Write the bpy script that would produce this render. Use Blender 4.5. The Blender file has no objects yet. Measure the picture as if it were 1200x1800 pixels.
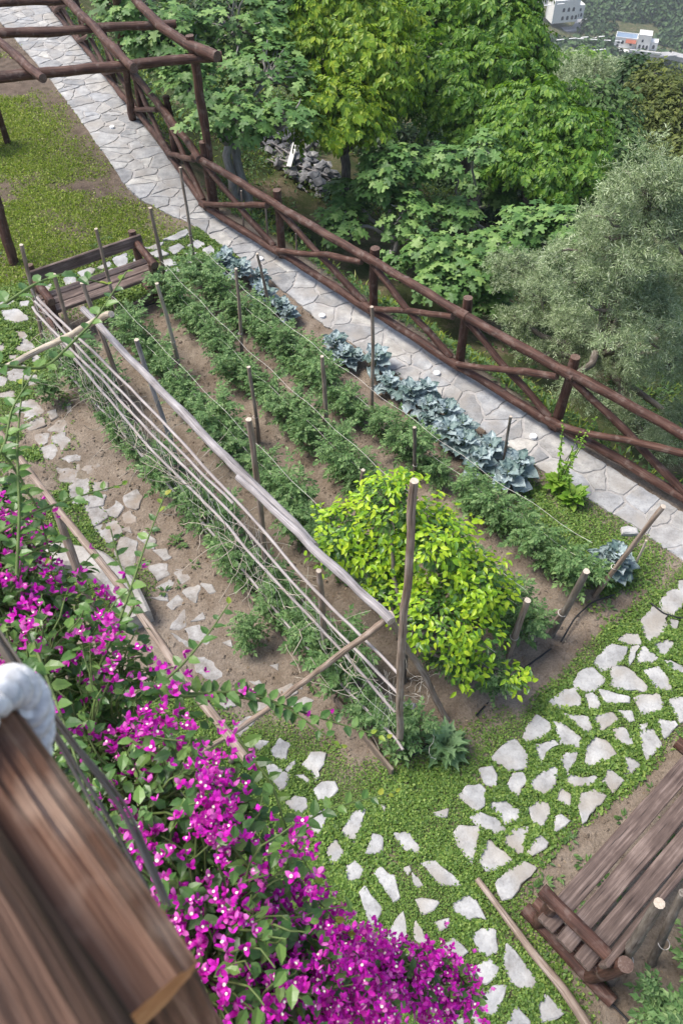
import bpy, math
import numpy as np
from math import radians, sin, cos, pi
from mathutils import Matrix
S = bpy.context.scene
rng = np.random.default_rng(7)
nrm = np.linalg.norm

# ------------------------------------------------------------------ camera
CAM_H = 7.0
FPX = 1400.0
NAD = (610.0, 2030.0)
_d = np.array([NAD[0]-600, NAD[1]-900, FPX]); _d /= nrm(_d)
_zc = -_d
_y = np.array([0, 0, 1.0]); _y = _y-_y.dot(_zc)*_zc; _y /= nrm(_y)
RW = np.array([np.cross(_y, _zc), _y, _zc])
CP = np.array([0, 0, CAM_H])
cam_d = bpy.data.cameras.new('camera'); cam = bpy.data.objects.new('camera', cam_d)
S.collection.objects.link(cam); S.camera = cam
cam_d.sensor_fit = 'VERTICAL'; cam_d.sensor_height = 36; cam_d.sensor_width = 24; cam_d.lens = FPX/1800*36
cam_d.clip_start = 0.05; cam_d.clip_end = 3000
r_, u_, b_ = RW[:, 0], -RW[:, 1], -RW[:, 2]
cam.matrix_world = Matrix(((r_[0], u_[0], b_[0], 0), (r_[1], u_[1], b_[1], 0), (r_[2], u_[2], b_[2], CAM_H), (0, 0, 0, 1)))
cam_d.dof.use_dof = True; cam_d.dof.focus_distance = 8.0; cam_d.dof.aperture_fstop = 8.0

# ------------------------------------------------------------------ light
SUN_EL, SUN_AZ = radians(60), radians(-75)      # azimuth clockwise from +Y
W = bpy.data.worlds.new('World'); S.world = W; W.use_nodes = True
nt = W.node_tree
sky = nt.nodes.new('ShaderNodeTexSky'); sky.sky_type = 'NISHITA'; sky.sun_disc = False
sky.sun_elevation = SUN_EL; sky.sun_rotation = SUN_AZ; sky.air_density = 1.0; sky.dust_density = 3.0; sky.ozone_density = 1.0
nt.nodes['Background'].inputs['Strength'].default_value = 0.13
nt.links.new(sky.outputs[0], nt.nodes['Background'].inputs['Color'])
sl = bpy.data.lights.new('sun', 'SUN'); sl.energy = 2.3; sl.angle = radians(25); sl.color = (1, .96, .9)
so = bpy.data.objects.new('sun', sl); S.collection.objects.link(so)
_sd = np.array([sin(SUN_AZ)*cos(SUN_EL), cos(SUN_AZ)*cos(SUN_EL), sin(SUN_EL)])
from mathutils import Vector
so.rotation_euler = Vector(_sd).to_track_quat('Z', 'Y').to_euler()
S.view_settings.view_transform = 'Standard'; S.view_settings.look = 'None'
S.view_settings.gamma = 1; S.view_settings.exposure = 1.0
S.cycles.max_bounces = 6; S.cycles.transparent_max_bounces = 4; S.cycles.diffuse_bounces = 3
S.cycles.glossy_bounces = 2; S.cycles.transmission_bounces = 3
S.cycles.use_denoising = True

# ------------------------------------------------------------------ picking points on real planes
def ray(px, py):
    v = RW@np.array([px-600, py-900, FPX]); return v/nrm(v)
def G(px, py, z=0.0):
    v = ray(px, py); return CP+v*((z-CAM_H)/v[2])
def U(px, py, d):
    return CP+ray(px, py)*d
def onplane(px, py, p0, n):
    v = ray(px, py); return CP+v*(np.dot(np.array(p0)-CP, n)/v.dot(n))

# ------------------------------------------------------------------ noise
_perm = np.random.default_rng(3).random((256, 256))
def vnoise(x, y):
    x = np.asarray(x, float); y = np.asarray(y, float)
    xi = np.floor(x).astype(int); yi = np.floor(y).astype(int); fx = x-xi; fy = y-yi
    fx = fx*fx*(3-2*fx); fy = fy*fy*(3-2*fy)
    g = lambda a, b: _perm[a & 255, b & 255]
    return (g(xi, yi)*(1-fx)+g(xi+1, yi)*fx)*(1-fy)+(g(xi, yi+1)*(1-fx)+g(xi+1, yi+1)*fx)*fy
def fbm(x, y, o=4):
    t = 0; a = .5; s = 0
    for k in range(o):
        t = t+a*vnoise(np.asarray(x)*2**k+17*k, np.asarray(y)*2**k+31*k); s += a; a *= .5
    return t/s

# ------------------------------------------------------------------ mesh builder
C = S.collection
class MB:
    def __init__(s): s.V = []; s.F = []; s.N = []; s.M = []; s.T = []; s.n = 0; s.has_t = False; s.S = []
    def add(s, V, F, mat=0, T=None, smooth=True):
        """F: list of tuples or a (n,k) array"""
        V = np.asarray(V, float).reshape(-1, 3)
        if isinstance(F, np.ndarray):
            s.F.append((F+s.n).ravel()); s.N.append(np.full(len(F), F.shape[1])); k = len(F)
        else:
            s.F.append(np.array([i+s.n for f in F for i in f])); s.N.append(np.array([len(f) for f in F])); k = len(F)
        s.M.append(np.full(k, mat) if np.isscalar(mat) else np.asarray(mat)); s.S.append(np.full(k, smooth))
        s.V.append(V); s.T.append(V if T is None else np.asarray(T, float)); s.n += len(V); s.has_t |= T is not None
        return s
    def build(s, name, mats, parent=None):
        me = bpy.data.meshes.new(name)
        V = np.concatenate(s.V); F = np.concatenate(s.F).astype(np.int32); N = np.concatenate(s.N).astype(np.int32)
        me.vertices.add(len(V)); me.vertices.foreach_set('co', V.astype(np.float32).ravel())
        me.loops.add(len(F)); me.loops.foreach_set('vertex_index', F)
        me.polygons.add(len(N)); me.polygons.foreach_set('loop_start', np.concatenate([[0], np.cumsum(N)[:-1]]).astype(np.int32))
        me.polygons.foreach_set('material_index', np.concatenate(s.M).astype(np.int32))
        me.polygons.foreach_set('use_smooth', np.concatenate(s.S).astype(bool))
        if s.has_t:
            at = me.attributes.new('tuv', 'FLOAT_VECTOR', 'POINT'); at.data.foreach_set('vector', np.concatenate(s.T).astype(np.float32).ravel())
        me.update(calc_edges=True)
        for m in (mats if isinstance(mats, (list, tuple)) else [mats]): me.materials.append(m)
        o = bpy.data.objects.new(name, me); C.objects.link(o)
        if parent: o.parent = parent
        return o
def tag(o, label=None, cat=None, group=None, kind=None):
    if label: o['label'] = label
    if cat: o['category'] = cat
    if group: o['group'] = group
    if kind: o['kind'] = kind
    return o
def empty(name, loc=(0, 0, 0), rz=0, label=None, cat=None, group=None, kind=None):
    o = bpy.data.objects.new(name, None); o.empty_display_size = .1; C.objects.link(o)
    o.location = [float(v) for v in loc]; o.rotation_euler = (0, 0, rz); return tag(o, label, cat, group, kind)
def copy_tree(o, parent=None):
    c = o.copy(); C.objects.link(c)
    if parent: c.parent = parent
    for ch in list(o.children): copy_tree(ch, c)
    return c
_ORD = ['first', 'second', 'third', 'fourth', 'fifth', 'sixth', 'seventh', 'eighth', 'ninth', 'tenth', 'eleventh', 'twelfth', 'thirteenth',
        'fourteenth', 'fifteenth', 'sixteenth', 'seventeenth', 'eighteenth', 'nineteenth', 'twentieth', 'twenty-first', 'twenty-second',
        'twenty-third', 'twenty-fourth', 'twenty-fifth', 'twenty-sixth', 'twenty-seventh', 'twenty-eighth', 'twenty-ninth', 'thirtieth', 'thirty-first', 'thirty-second']

def unit(v): v = np.asarray(v, float); return v/np.maximum(nrm(v, axis=-1, keepdims=True), 1e-9)
_tubeid = [0]
def tube(mb, pts, rad, n=8, mat=0, cap=True, capmat=None, rough=0.0, groove=0):
    pts = np.asarray(pts, float); k = len(pts); rad = np.broadcast_to(np.asarray(rad, float), (k,))
    t = unit(np.gradient(pts, axis=0)); main = unit(pts[-1]-pts[0]+1e-6)
    ref = np.eye(3)[np.argmin(np.abs(main))]
    a = unit(np.cross(t, ref)); b = np.cross(t, a)
    th = np.linspace(0, 2*pi, n, endpoint=False)
    L = np.concatenate([[0], np.cumsum(nrm(np.diff(pts, axis=0), axis=1))])
    R = rad[:, None]*np.ones((k, n))
    _tubeid[0] += 1; off = _tubeid[0]*3.7
    if rough:
        R = R*(1+rough*(fbm(L[:, None]*5+off+0*th, np.cos(th)[None]*1.5+np.sin(th)[None]*.7+off, 3)-.5)*2)
    if groove: R = R*(1-groove*np.clip(2.4*np.abs(fbm(th[None]*(9 if groove > .13 and n > 40 else 4.2)+off+.25*np.sin(L[:, None]*6), L[:, None]*1.3+off, 3)-.5)-.02, 0, 1)*2)
    V = pts[:, None]+R[..., None]*(np.cos(th)[None, :, None]*a[:, None]+np.sin(th)[None, :, None]*b[:, None])
    rm = rad.mean()
    T = np.stack([np.broadcast_to(np.cos(th)*rm, (k, n))+off, np.broadcast_to(np.sin(th)*rm, (k, n)), np.broadcast_to(L[:, None], (k, n))], -1)
    i = np.arange(k-1)[:, None]*n; j = np.arange(n)[None]; j2 = (j+1) % n
    F = np.stack([i+j, i+j2, i+n+j2, i+n+j], -1).reshape(-1, 4)
    mb.add(V.reshape(-1, 3), F, mat, T.reshape(-1, 3))
    if cap:
        cm = mat if capmat is None else capmat
        for e, order in ((0, -1), (k-1, 1)):
            ring = V[e]; c = pts[e]+ (t[e]*rm*.06*(1 if e else -1))
            idx = np.arange(n); 
            Fc = np.stack([idx, (idx+1) % n, np.full(n, n)], -1)[:, ::order]
            Tc = np.vstack([T[e], T[e].mean(0)])
            mb.add(np.vstack([ring, c]), Fc, cm, Tc, smooth=False)
    return mb
def log(mb, a, b, r0, r1=None, wob=.012, n=10, segs=None, rough=.12, mat=0, capmat=None, sag=0, groove=.07):
    a = np.asarray(a, float); b = np.asarray(b, float); r1 = r0 if r1 is None else r1
    L = nrm(b-a); segs = segs or max(5, int(L/.12)); t = np.linspace(0, 1, segs+1)
    p = a+(b-a)*t[:, None]
    off = rng.random(3)*50
    for ax in range(3):
        w = fbm(t*L*1.1+off[ax], t*0+ax*7.3, 3)-.5
        w = w-(w[0]*(1-t)+w[-1]*t)
        p[:, ax] += w*wob*5
    p[:, 2] -= sag*4*t*(1-t)
    rr = r0+(r1-r0)*t
    rr = rr*(1+.10*(fbm(t*L*3+off[0], t*0+3, 2)-.5)*2)
    tube(mb, p, rr, n, mat, True, capmat, rough, groove)
    return p
def box(mb, c, size, ax=None, mat=0, bev=.0, jit=0):
    """axis frame ax (3x3 rows x,y,z); bevelled edges through an inset cage"""
    c = np.asarray(c, float); sx, sy, sz = np.asarray(size)/2; ax = np.eye(3) if ax is None else np.asarray(ax)
    b = bev or min(sx, sy, sz)*.12
    pts = []
    # 3 x-sections along longest axis gets subdivided so it can be uneven
    k = max(2, int(2*sx/.15)+1) if jit else 2
    xs = np.linspace(-sx, sx, k)
    prof = np.array([(-sy+b, -sz), (sy-b, -sz), (sy, -sz+b), (sy, sz-b), (sy-b, sz), (-sy+b, sz), (-sy, sz-b), (-sy, -sz+b)])
    off = rng.random()*90
    V = []; T = []
    secs = [(-sx, .0)]+[(x, 1.) for x in ([-sx+b]+list(xs[1:-1])+[sx-b])]+[(sx, .0)]
    for x, f in secs:
        w = prof.copy()
        if f == 0: w = w*np.array([(sy-b)/sy, (sz-b)/sz])
        if jit:
            w[:, 0] += jit*(fbm(np.sign(w[:, 0])*9+x*4+off, w[:, 0]*0+off, 3)-.5)*2
            w[:, 1] += .35*jit*(fbm(w[:, 0]*6+x*5+off, w[:, 0]*0+off+5, 3)-.5)*2
        V.append(np.column_stack([np.full(8, x), w])); T.append(np.column_stack([w[:, 0]+off, w[:, 1], np.full(8, x)]))
    V = np.concatenate(V); T = np.concatenate(T); k = len(secs)
    i = np.arange(k-1)[:, None]*8; j = np.arange(8)[None]; j2 = (j+1) % 8
    F = [tuple(q) for q in np.stack([i+j, i+j2, i+8+j2, i+8+j], -1).reshape(-1, 4)]
    F += [tuple(range(7, -1, -1)), tuple(range((k-1)*8, k*8))]
    mb.add(c+V@ax, F, mat, T, smooth=False); return mb

# ------------------------------------------------------------------ leaf templates (x along the leaf, z the upper face)
def T_leaf(w=.25, droop=.15, fold=.08):
    V = [(0, 0, 0), (.3, 0, .0), (.68, 0, -droop*.4), (1, 0, -droop), (.3, w, fold), (.68, w*.75, fold-droop*.4), (.3, -w, fold), (.68, -w*.75, fold-droop*.4)]
    F = [(0, 1, 4), (1, 2, 5, 4), (2, 3, 5), (1, 0, 6), (2, 1, 6, 7), (3, 2, 7)]
    return np.array(V), F
def T_quad(w=.22, fold=.05, droop=.1):
    return np.array([(0, 0, 0), (.45, w, fold), (1, 0, -droop), (.45, -w, fold)], float), [(0, 2, 1), (2, 0, 3)]
def T_join(parts):
    V = []; F = []; n = 0
    for v, f in parts:
        V.append(v); F += [tuple(i+n for i in q) for q in f]; n += len(v)
    return np.concatenate(V), F
def T_place(t, loc, yaw, pitch=0, roll=0, sc=1):
    v, f = t; v = v*sc
    R = Matrix.Rotation(yaw, 3, 'Z')@Matrix.Rotation(pitch, 3, 'Y')@Matrix.Rotation(roll, 3, 'X')
    return v@np.array(R).T+np.array(loc), f
def T_fig():
    ol = [(0, .05), (-.10, .22), (.02, .42), (.18, .30), (.30, .24), (.42, .52), (.62, .40), (.56, .20), (.70, .13), (.92, .13), (1.0, 0)]
    ol = ol+[(x, -y) for x, y in ol[-2::-1]]
    V = [(.32, 0, .0)]+[(x, y, -.10*(abs(y)*2)**2-.12*max(0, x-.4)+.05*abs(y)) for x, y in ol]
    n = len(ol)
    return np.array(V), [(0, i+2, i+1) for i in range(n-1)]+[(0, 1, n)]
def T_tomato(r):
    P = []
    lf = T_join([T_quad(.26, .05, .14), T_place(T_quad(.2, .04, .1), (.22, 0, 0), .9, 0, 0, .5), T_place(T_quad(.2, .04, .1), (.22, 0, 0), -.9, 0, 0, .5)])
    for k in range(4):
        x = .22+.2*k; z = -.25*x*x+.1*x
        for s in (-1, 1):
            P.append(T_place(lf, (x, 0, z), s*(1.15-.12*k)+r.normal(0, .15), .25+r.normal(0, .2), s*.3+r.normal(0, .3), .36-.03*k+r.normal(0, .03)))
    P.append(T_place(lf, (.95, 0, -.14), r.normal(0, .2), .4, 0, .40))
    st = np.array([(0, .012, 0), (0, -.012, 0), (.5, -.008, -.01), (.5, .008, -.01), (1, 0, -.15)])
    P.append((st, [(0, 1, 2, 3), (3, 2, 4)]))
    return T_join(P)
def T_pinnate(r, n=3, w=.31, sc=.46):
    P = []
    for k in range(n):
        x = .2+.7*k/n; z = .08*x-.3*x*x
        for s in (-1, 1):
            P.append(T_place(T_quad(w, .04, .16), (x, 0, z), s*(1.05-.1*k)+r.normal(0, .12), .45+r.normal(0, .15), s*.2, sc+r.normal(0, .04)))
    P.append(T_place(T_quad(w, .04, .16), (.8, 0, -.12), 0, .55, 0, sc))
    return T_join(P)
def T_sprig(r, n=10, w=.085, sc=.34):
    P = []
    for k in range(n):
        x = .08+.9*k/n; s = 1 if k % 2 else -1
        P.append(T_place(T_quad(w, .01, .03), (x, 0, .05*sin(x*3)), s*(.75+r.normal(0, .2)), r.normal(-.15, .35), r.normal(0, .6), sc*(1.1-.35*x)))
    st = np.array([(0, .008, 0), (0, -.008, 0), (1, 0, 0)]); P.append((st, [(0, 1, 2)]))
    return T_join(P)
def T_round(n=6, cup=.12):
    a = np.linspace(0, 2*pi, n, endpoint=False)
    V = np.vstack([[(.5, 0, 0)], np.column_stack([.5-.5*np.cos(a), .5*np.sin(a), np.full(n, cup)])])
    return V, [(0, 1+(i+1) % n, 1+i) for i in range(n)]
def T_brassica(r):
    nx, ny = 7, 5; V = []
    for i in range(nx):
        x = i/(nx-1); wdt = .06 if x < .2 else .36*sin(pi*min(1, (x-.12)/.88)**.75)+.03
        for j in range(ny):
            y = (j/(ny-1)-.5)*2
            ruff = abs(y)**2*(.10*sin(x*22+3*y)+r.normal(0, .03))
            V.append((x, y*wdt*(1+.18*sin(x*25+j)*abs(y)), .10*abs(y)+ruff+.25*x-.42*x*x))
    F = [(i*ny+j, (i+1)*ny+j, (i+1)*ny+j+1, i*ny+j+1) for i in range(nx-1) for j in range(ny-1)]
    return np.array(V), F
def T_jag(r):
    """deep-toothed rosette leaf"""
    P = [(0, .03), (.2, .05), (.28, .2), (.36, .07), (.48, .24), (.56, .09), (.68, .2), (.78, .08), (1, 0)]
    ol = P+[(x, -y) for x, y in P[-2::-1]]
    mid = [(x, 0) for x in (.0, .36, .56, .78)]
    V = [(x, y, .3*x-.45*x*x+abs(y)*.2) for x, y in ol]; n = len(ol)
    c = len(V); V.append((.5, 0, .05))
    return np.array(V), [(c, i+1, i) for i in range(n-1)]+[(c, 0, n-1)]

def scatter(mb, tmpl, P, N, D, size, mat=0, jit=.0):
    """copy leaf templates to points P, upper face towards N, tip towards D"""
    if not isinstance(tmpl, list): tmpl = [tmpl]
    N = unit(N); D = D-(D*N).sum(1, keepdims=True)*N; D = unit(D); B = np.cross(N, D)
    size = np.broadcast_to(size, (len(P),))
    which = rng.integers(0, len(tmpl), len(P))
    for w, (tv, tf) in enumerate(tmpl):
        m = which == w; k = m.sum()
        if not k: continue
        V = (P[m][:, None]+size[m][:, None, None]*(tv[None, :, :1]*D[m][:, None]+tv[None, :, 1:2]*B[m][:, None]+tv[None, :, 2:]*N[m][:, None]))
        nv = len(tv)
        byk = {}
        for f in tf: byk.setdefault(len(f), []).append(f)
        Vall = V.reshape(-1, 3); first = True
        for q, fl in byk.items():
            fa = np.array(fl)[None]+(np.arange(k)*nv)[:, None, None]
            fa = fa.reshape(-1, q)
            if first: base = mb.n; mb.add(Vall, fa, mat, smooth=False); first = False
            else:
                mb.F.append((fa+base).ravel()); mb.N.append(np.full(len(fa), q)); mb.M.append(np.full(len(fa), mat)); mb.S.append(np.full(len(fa), False))
def rdir(n): return unit(rng.normal(size=(n, 3)))

# ------------------------------------------------------------------ materials
def newmat(name):
    m = bpy.data.materials.new(name); m.use_nodes = True; t = m.node_tree
    return m, t, t.nodes['Principled BSDF'], t.nodes['Material Output']
def nd(t, typ, **kw):
    n = t.nodes.new(typ)
    for k, v in kw.items():
        if k in n.inputs: n.inputs[k].default_value = v
        else: setattr(n, k, v)
    return n
def ramp(t, fac, stops):
    r = t.nodes.new('ShaderNodeValToRGB'); el = r.color_ramp.elements
    while len(el) < len(stops): el.new(.5)
    for e, (p, c) in zip(el, stops): e.position = p; e.color = (*c, 1)
    t.links.new(fac, r.inputs[0]); return r.outputs[0]
def mixc(t, f, a, b, mode='MIX'):
    n = t.nodes.new('ShaderNodeMix'); n.data_type = 'RGBA'; n.blend_type = mode
    for s, v in ((0, f), (6, a), (7, b)):
        if hasattr(v, 'is_output'): t.links.new(v, n.inputs[s])
        else: n.inputs[s].default_value = v if s == 0 else (*v, 1)
    return n.outputs[2]
def math_(t, op, a, b=0.0, clamp=False):
    n = t.nodes.new('ShaderNodeMath'); n.operation = op; n.use_clamp = clamp
    for i, v in enumerate((a, b)):
        if hasattr(v, 'is_output'): t.links.new(v, n.inputs[i])
        else: n.inputs[i].default_value = v
    return n.outputs[0]
def bump(t, h, bsdf, strength=.4, dist=.01):
    b = nd(t, 'ShaderNodeBump', Strength=strength, Distance=dist); t.links.new(h, b.inputs['Height']); t.links.new(b.outputs[0], bsdf.inputs['Normal'])
def leafmat(name, cols, rough=.5, trans=.28, tcol=None, spec=.35):
    m, t, b, out = newmat(name)
    g = nd(t, 'ShaderNodeNewGeometry')
    n = len(cols)
    c = ramp(t, g.outputs['Random Per Island'], [(i/(n-1), col) for i, col in enumerate(cols)])
    nz = nd(t, 'ShaderNodeTexNoise', Scale=9.0, Detail=2.0); tc = nd(t, 'ShaderNodeTexCoord'); t.links.new(tc.outputs['Object'], nz.inputs['Vector'])
    c = mixc(t, .5, c, ramp(t, nz.outputs[0], [(.3, (.72, .72, .72)), (.7, (1.2, 1.2, 1.2))]), 'MULTIPLY')
    t.links.new(c, b.inputs['Base Color']); b.inputs['Roughness'].default_value = rough; b.inputs['Specular IOR Level'].default_value = spec
    if trans:
        tr = nd(t, 'ShaderNodeBsdfTranslucent')
        t.links.new(mixc(t, 1.0, c, tcol or (1.25, 1.3, .6), 'MULTIPLY'), tr.inputs[0])
        mx = nd(t, 'ShaderNodeMixShader'); mx.inputs[0].default_value = trans
        t.links.new(b.outputs[0], mx.inputs[1]); t.links.new(tr.outputs[0], mx.inputs[2]); t.links.new(mx.outputs[0], out.inputs[0])
    return m
def woodmat(name, dark, mid, light, grain=(55, 55, 3.5), rough=.65, bumps=.5, crack=True, patch=None):
    m, t, b, out = newmat(name)
    at = nd(t, 'ShaderNodeAttribute', attribute_name='tuv')
    mp = nd(t, 'ShaderNodeMapping'); mp.inputs['Scale'].default_value = grain; t.links.new(at.outputs['Vector'], mp.inputs[0])
    n1 = nd(t, 'ShaderNodeTexNoise', Scale=1.0, Detail=5.0, Roughness=.65); t.links.new(mp.outputs[0], n1.inputs['Vector'])
    n2 = nd(t, 'ShaderNodeTexNoise', Scale=5.0, Detail=3.0); t.links.new(at.outputs['Vector'], n2.inputs['Vector'])
    f = math_(t, 'ADD', math_(t, 'MULTIPLY', n1.outputs[0], .65), math_(t, 'MULTIPLY', n2.outputs[0], .35))
    c = ramp(t, f, [(.33, dark), (.5, mid), (.66, light)])
    if patch:
        n3 = nd(t, 'ShaderNodeTexNoise', Scale=11.0, Detail=4.0); t.links.new(at.outputs['Vector'], n3.inputs['Vector'])
        c = mixc(t, ramp(t, n3.outputs[0], [(.55, (0, 0, 0)), (.68, (.6, .6, .6))]), c, patch)
    if crack:
        mp2 = nd(t, 'ShaderNodeMapping'); mp2.inputs['Scale'].default_value = (90, 90, 2.2); t.links.new(at.outputs['Vector'], mp2.inputs[0])
        n4 = nd(t, 'ShaderNodeTexNoise', Scale=1.0, Detail=2.0); t.links.new(mp2.outputs[0], n4.inputs['Vector'])
        k = ramp(t, n4.outputs[0], [(.30, (.25, .25, .25)), (.37, (1, 1, 1))])
        c = mixc(t, 1.0, c, k, 'MULTIPLY')
    t.links.new(c, b.inputs['Base Color']); b.inputs['Roughness'].default_value = rough; b.inputs['Specular IOR Level'].default_value = .3
    bump(t, n1.outputs[0], b, bumps, .012)
    return m
def stonemat(name, a, b_, c_, scale=6, isl=True, rough=.8, tint=None):
    m, t, b, out = newmat(name)
    tc = nd(t, 'ShaderNodeTexCoord'); g = nd(t, 'ShaderNodeNewGeometry')
    n1 = nd(t, 'ShaderNodeTexNoise', Scale=scale, Detail=6.0, Roughness=.65); t.links.new(tc.outputs['Object'], n1.inputs['Vector'])
    c = ramp(t, n1.outputs[0], [(.32, a), (.52, b_), (.68, c_)])
    if isl:
        k = ramp(t, g.outputs['Random Per Island'], [(0, (.66, .67, .69)), (.35, (1, .97, .93)), (.7, (.88, .90, .94)), (1, (1.2, 1.16, 1.08))])
        c = mixc(t, 1.0, c, k, 'MULTIPLY')
    n2 = nd(t, 'ShaderNodeTexNoise', Scale=scale*9, Detail=4.0); t.links.new(tc.outputs['Object'], n2.inputs['Vector'])
    c = mixc(t, .6, c, ramp(t, n2.outputs[0], [(.3, (.7, .68, .65)), (.5, (1, 1, 1))]), 'MULTIPLY')
    if tint:
        n3 = nd(t, 'ShaderNodeTexNoise', Scale=2.3, Detail=5.0); t.links.new(tc.outputs['Object'], n3.inputs['Vector'])
        c = mixc(t, ramp(t, n3.outputs[0], [(.48, (0, 0, 0)), (.68, (.8, .8, .8))]), c, tint)
    t.links.new(c, b.inputs['Base Color']); b.inputs['Roughness'].default_value = rough; b.inputs['Specular IOR Level'].default_value = .25
    h = math_(t, 'ADD', n1.outputs[0], math_(t, 'MULTIPLY', n2.outputs[0], .4)); bump(t, h, b, .5, .015)
    return m
def plainmat(name, col, rough=.6, nscale=20, var=.25, spec=.3, bumps=.2):
    m, t, b, out = newmat(name)
    tc = nd(t, 'ShaderNodeTexCoord'); n1 = nd(t, 'ShaderNodeTexNoise', Scale=nscale, Detail=4.0); t.links.new(tc.outputs['Object'], n1.inputs['Vector'])
    lo = tuple(v*(1-var) for v in col); hi = tuple(v*(1+var) for v in col)
    t.links.new(ramp(t, n1.outputs[0], [(.3, lo), (.7, hi)]), b.inputs['Base Color']); b.inputs['Roughness'].default_value = rough
    b.inputs['Specular IOR Level'].default_value = spec; bump(t, n1.outputs[0], b, bumps, .005)
    return m

M = {}
M['log_red'] = woodmat('stained_log', (.024, .012, .009), (.072, .032, .022), (.14, .078, .058), patch=(.17, .125, .105))
M['log_end'] = woodmat('log_end', (.07, .04, .03), (.13, .08, .06), (.22, .16, .13), grain=(60, 60, 10), patch=None)
M['plank'] = woodmat('bench_plank', (.052, .034, .028), (.12, .084, .069), (.26, .195, .165), grain=(45, 45, 2.5), rough=.55)
M['grey_pole'] = woodmat('weathered_pole', (.13, .115, .11), (.29, .265, .26), (.47, .44, .43), grain=(70, 70, 3))
M['brown_pole'] = woodmat('weathered_brown_pole', (.13, .09, .065), (.26, .195, .15), (.42, .35, .295), grain=(60, 60, 3))
M['pale_pole'] = woodmat('pale_peeled_pole', (.25, .2, .15), (.42, .36, .28), (.58, .52, .42), grain=(60, 60, 3))
M['cut_end'] = woodmat('cut_wood', (.3, .24, .18), (.5, .42, .33), (.62, .55, .46), grain=(60, 60, 20), crack=False)
M['cane'] = woodmat('dry_cane', (.20, .17, .155), (.33, .29, .275), (.47, .43, .41), grain=(60, 60, 2), crack=False)
M['board'] = woodmat('edging_board', (.10, .075, .055), (.19, .145, .11), (.28, .23, .19), grain=(50, 50, 3))
M['bark'] = woodmat('bark', (.07, .055, .045), (.15, .125, .10), (.26, .23, .2), grain=(40, 40, 8))
M['fig_bark'] = woodmat('fig_bark', (.18, .165, .15), (.30, .28, .26), (.42, .40, .37), grain=(25, 25, 8))
M['twine'] = plainmat('twine', (.62, .58, .52), .9)
M['stem'] = plainmat('green_stem', (.11, .16, .045), .6)
M['hose'] = plainmat('black_hose', (.018, .018, .02), .45)
M['rope'] = plainmat('white_rope', (.80, .78, .76), .95, 160, .2)
M['concrete'] = stonemat('concrete', (.25, .225, .20), (.37, .345, .31), (.46, .435, .395), 4, False)
M['flag'] = stonemat('flagstone', (.27, .265, .255), (.42, .415, .40), (.54, .53, .50), 5, True, tint=(.30, .265, .22))
M['flag_worn'] = stonemat('worn_flagstone', (.22, .20, .175), (.36, .34, .315), (.49, .475, .45), 7, True, tint=(.25, .195, .145))
M['paving'] = stonemat('paving_stone', (.245, .245, .245), (.37, .37, .365), (.50, .495, .475), 5, True, tint=(.30, .275, .245))
M['mortar'] = stonemat('mortar', (.28, .27, .255), (.37, .355, .34), (.45, .43, .41), 8, False)
M['rubble'] = stonemat('rubble', (.14, .14, .15), (.26, .26, .27), (.42, .42, .42), 7, True)
M['tomato'] = leafmat('tomato_leaf', [(.06, .13, .038), (.105, .205, .062), (.155, .265, .09), (.24, .35, .13)], .5, .25)
M['brassica'] = leafmat('brassica_leaf', [(.13, .20, .175), (.21, .285, .27), (.30, .375, .375), (.42, .49, .51)], .45, .1, (1, 1, 1))
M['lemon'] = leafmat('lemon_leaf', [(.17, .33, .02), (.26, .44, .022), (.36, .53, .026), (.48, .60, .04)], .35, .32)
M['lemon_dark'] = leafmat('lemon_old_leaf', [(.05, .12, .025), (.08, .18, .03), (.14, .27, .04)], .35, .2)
M['fig'] = leafmat('fig_leaf', [(.055, .13, .03), (.09, .19, .045), (.14, .26, .065), (.23, .35, .10)], .5, .22, spec=.35)
M['walnut'] = leafmat('walnut_leaf', [(.055, .14, .02), (.095, .21, .026), (.15, .28, .032), (.23, .36, .045)], .45, .33)
M['walnut_y'] = leafmat('young_walnut_leaf', [(.09, .18, .018), (.15, .27, .022), (.23, .35, .028), (.36, .44, .04)], .45, .36)
M['olive'] = leafmat('olive_leaf', [(.11, .165, .065), (.20, .275, .115), (.31, .39, .195), (.48, .54, .36)], .5, .12, (1.1, 1.1, .9))
M['bush'] = leafmat('bush_leaf', [(.025, .055, .016), (.04, .085, .024), (.065, .125, .035)], .5, .2)
M['bush_l'] = leafmat('mid_green_leaf', [(.045, .095, .022), (.075, .145, .032), (.115, .19, .05)], .5, .22)
M['pine'] = leafmat('dull_green_leaf', [(.06, .085, .018), (.10, .13, .025), (.16, .19, .035)], .6, .2)
M['far_tree'] = leafmat('far_leaf', [(.03, .065, .02), (.05, .105, .03), (.085, .15, .045)], .6, .1)
M['creeper'] = leafmat('creeper_leaf', [(.065, .13, .024), (.105, .195, .034), (.16, .26, .048), (.25, .34, .075)], .5, .25)
M['weed'] = leafmat('weed_leaf', [(.06, .125, .035), (.09, .17, .045), (.13, .22, .06)], .5, .25)
M['grass'] = leafmat('grass_blade', [(.13, .20, .03), (.23, .32, .045), (.34, .43, .065), (.44, .44, .17)], .6, .25)
M['lettuce'] = leafmat('lettuce_leaf', [(.13, .27, .03), (.20, .36, .04), (.29, .44, .07)], .45, .35)
M['thistle'] = leafmat('toothed_leaf', [(.11, .20, .075), (.16, .27, .11), (.22, .34, .16)], .5, .2)
M['bg_leaf'] = leafmat('bougainvillea_leaf', [(.04, .10, .022), (.065, .15, .03), (.10, .205, .045), (.17, .29, .06)], .38, .25, spec=.5)
M['tip_leaf'] = leafmat('young_tip_leaf', [(.15, .26, .03), (.24, .33, .04), (.36, .36, .05)], .4, .3)
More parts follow.
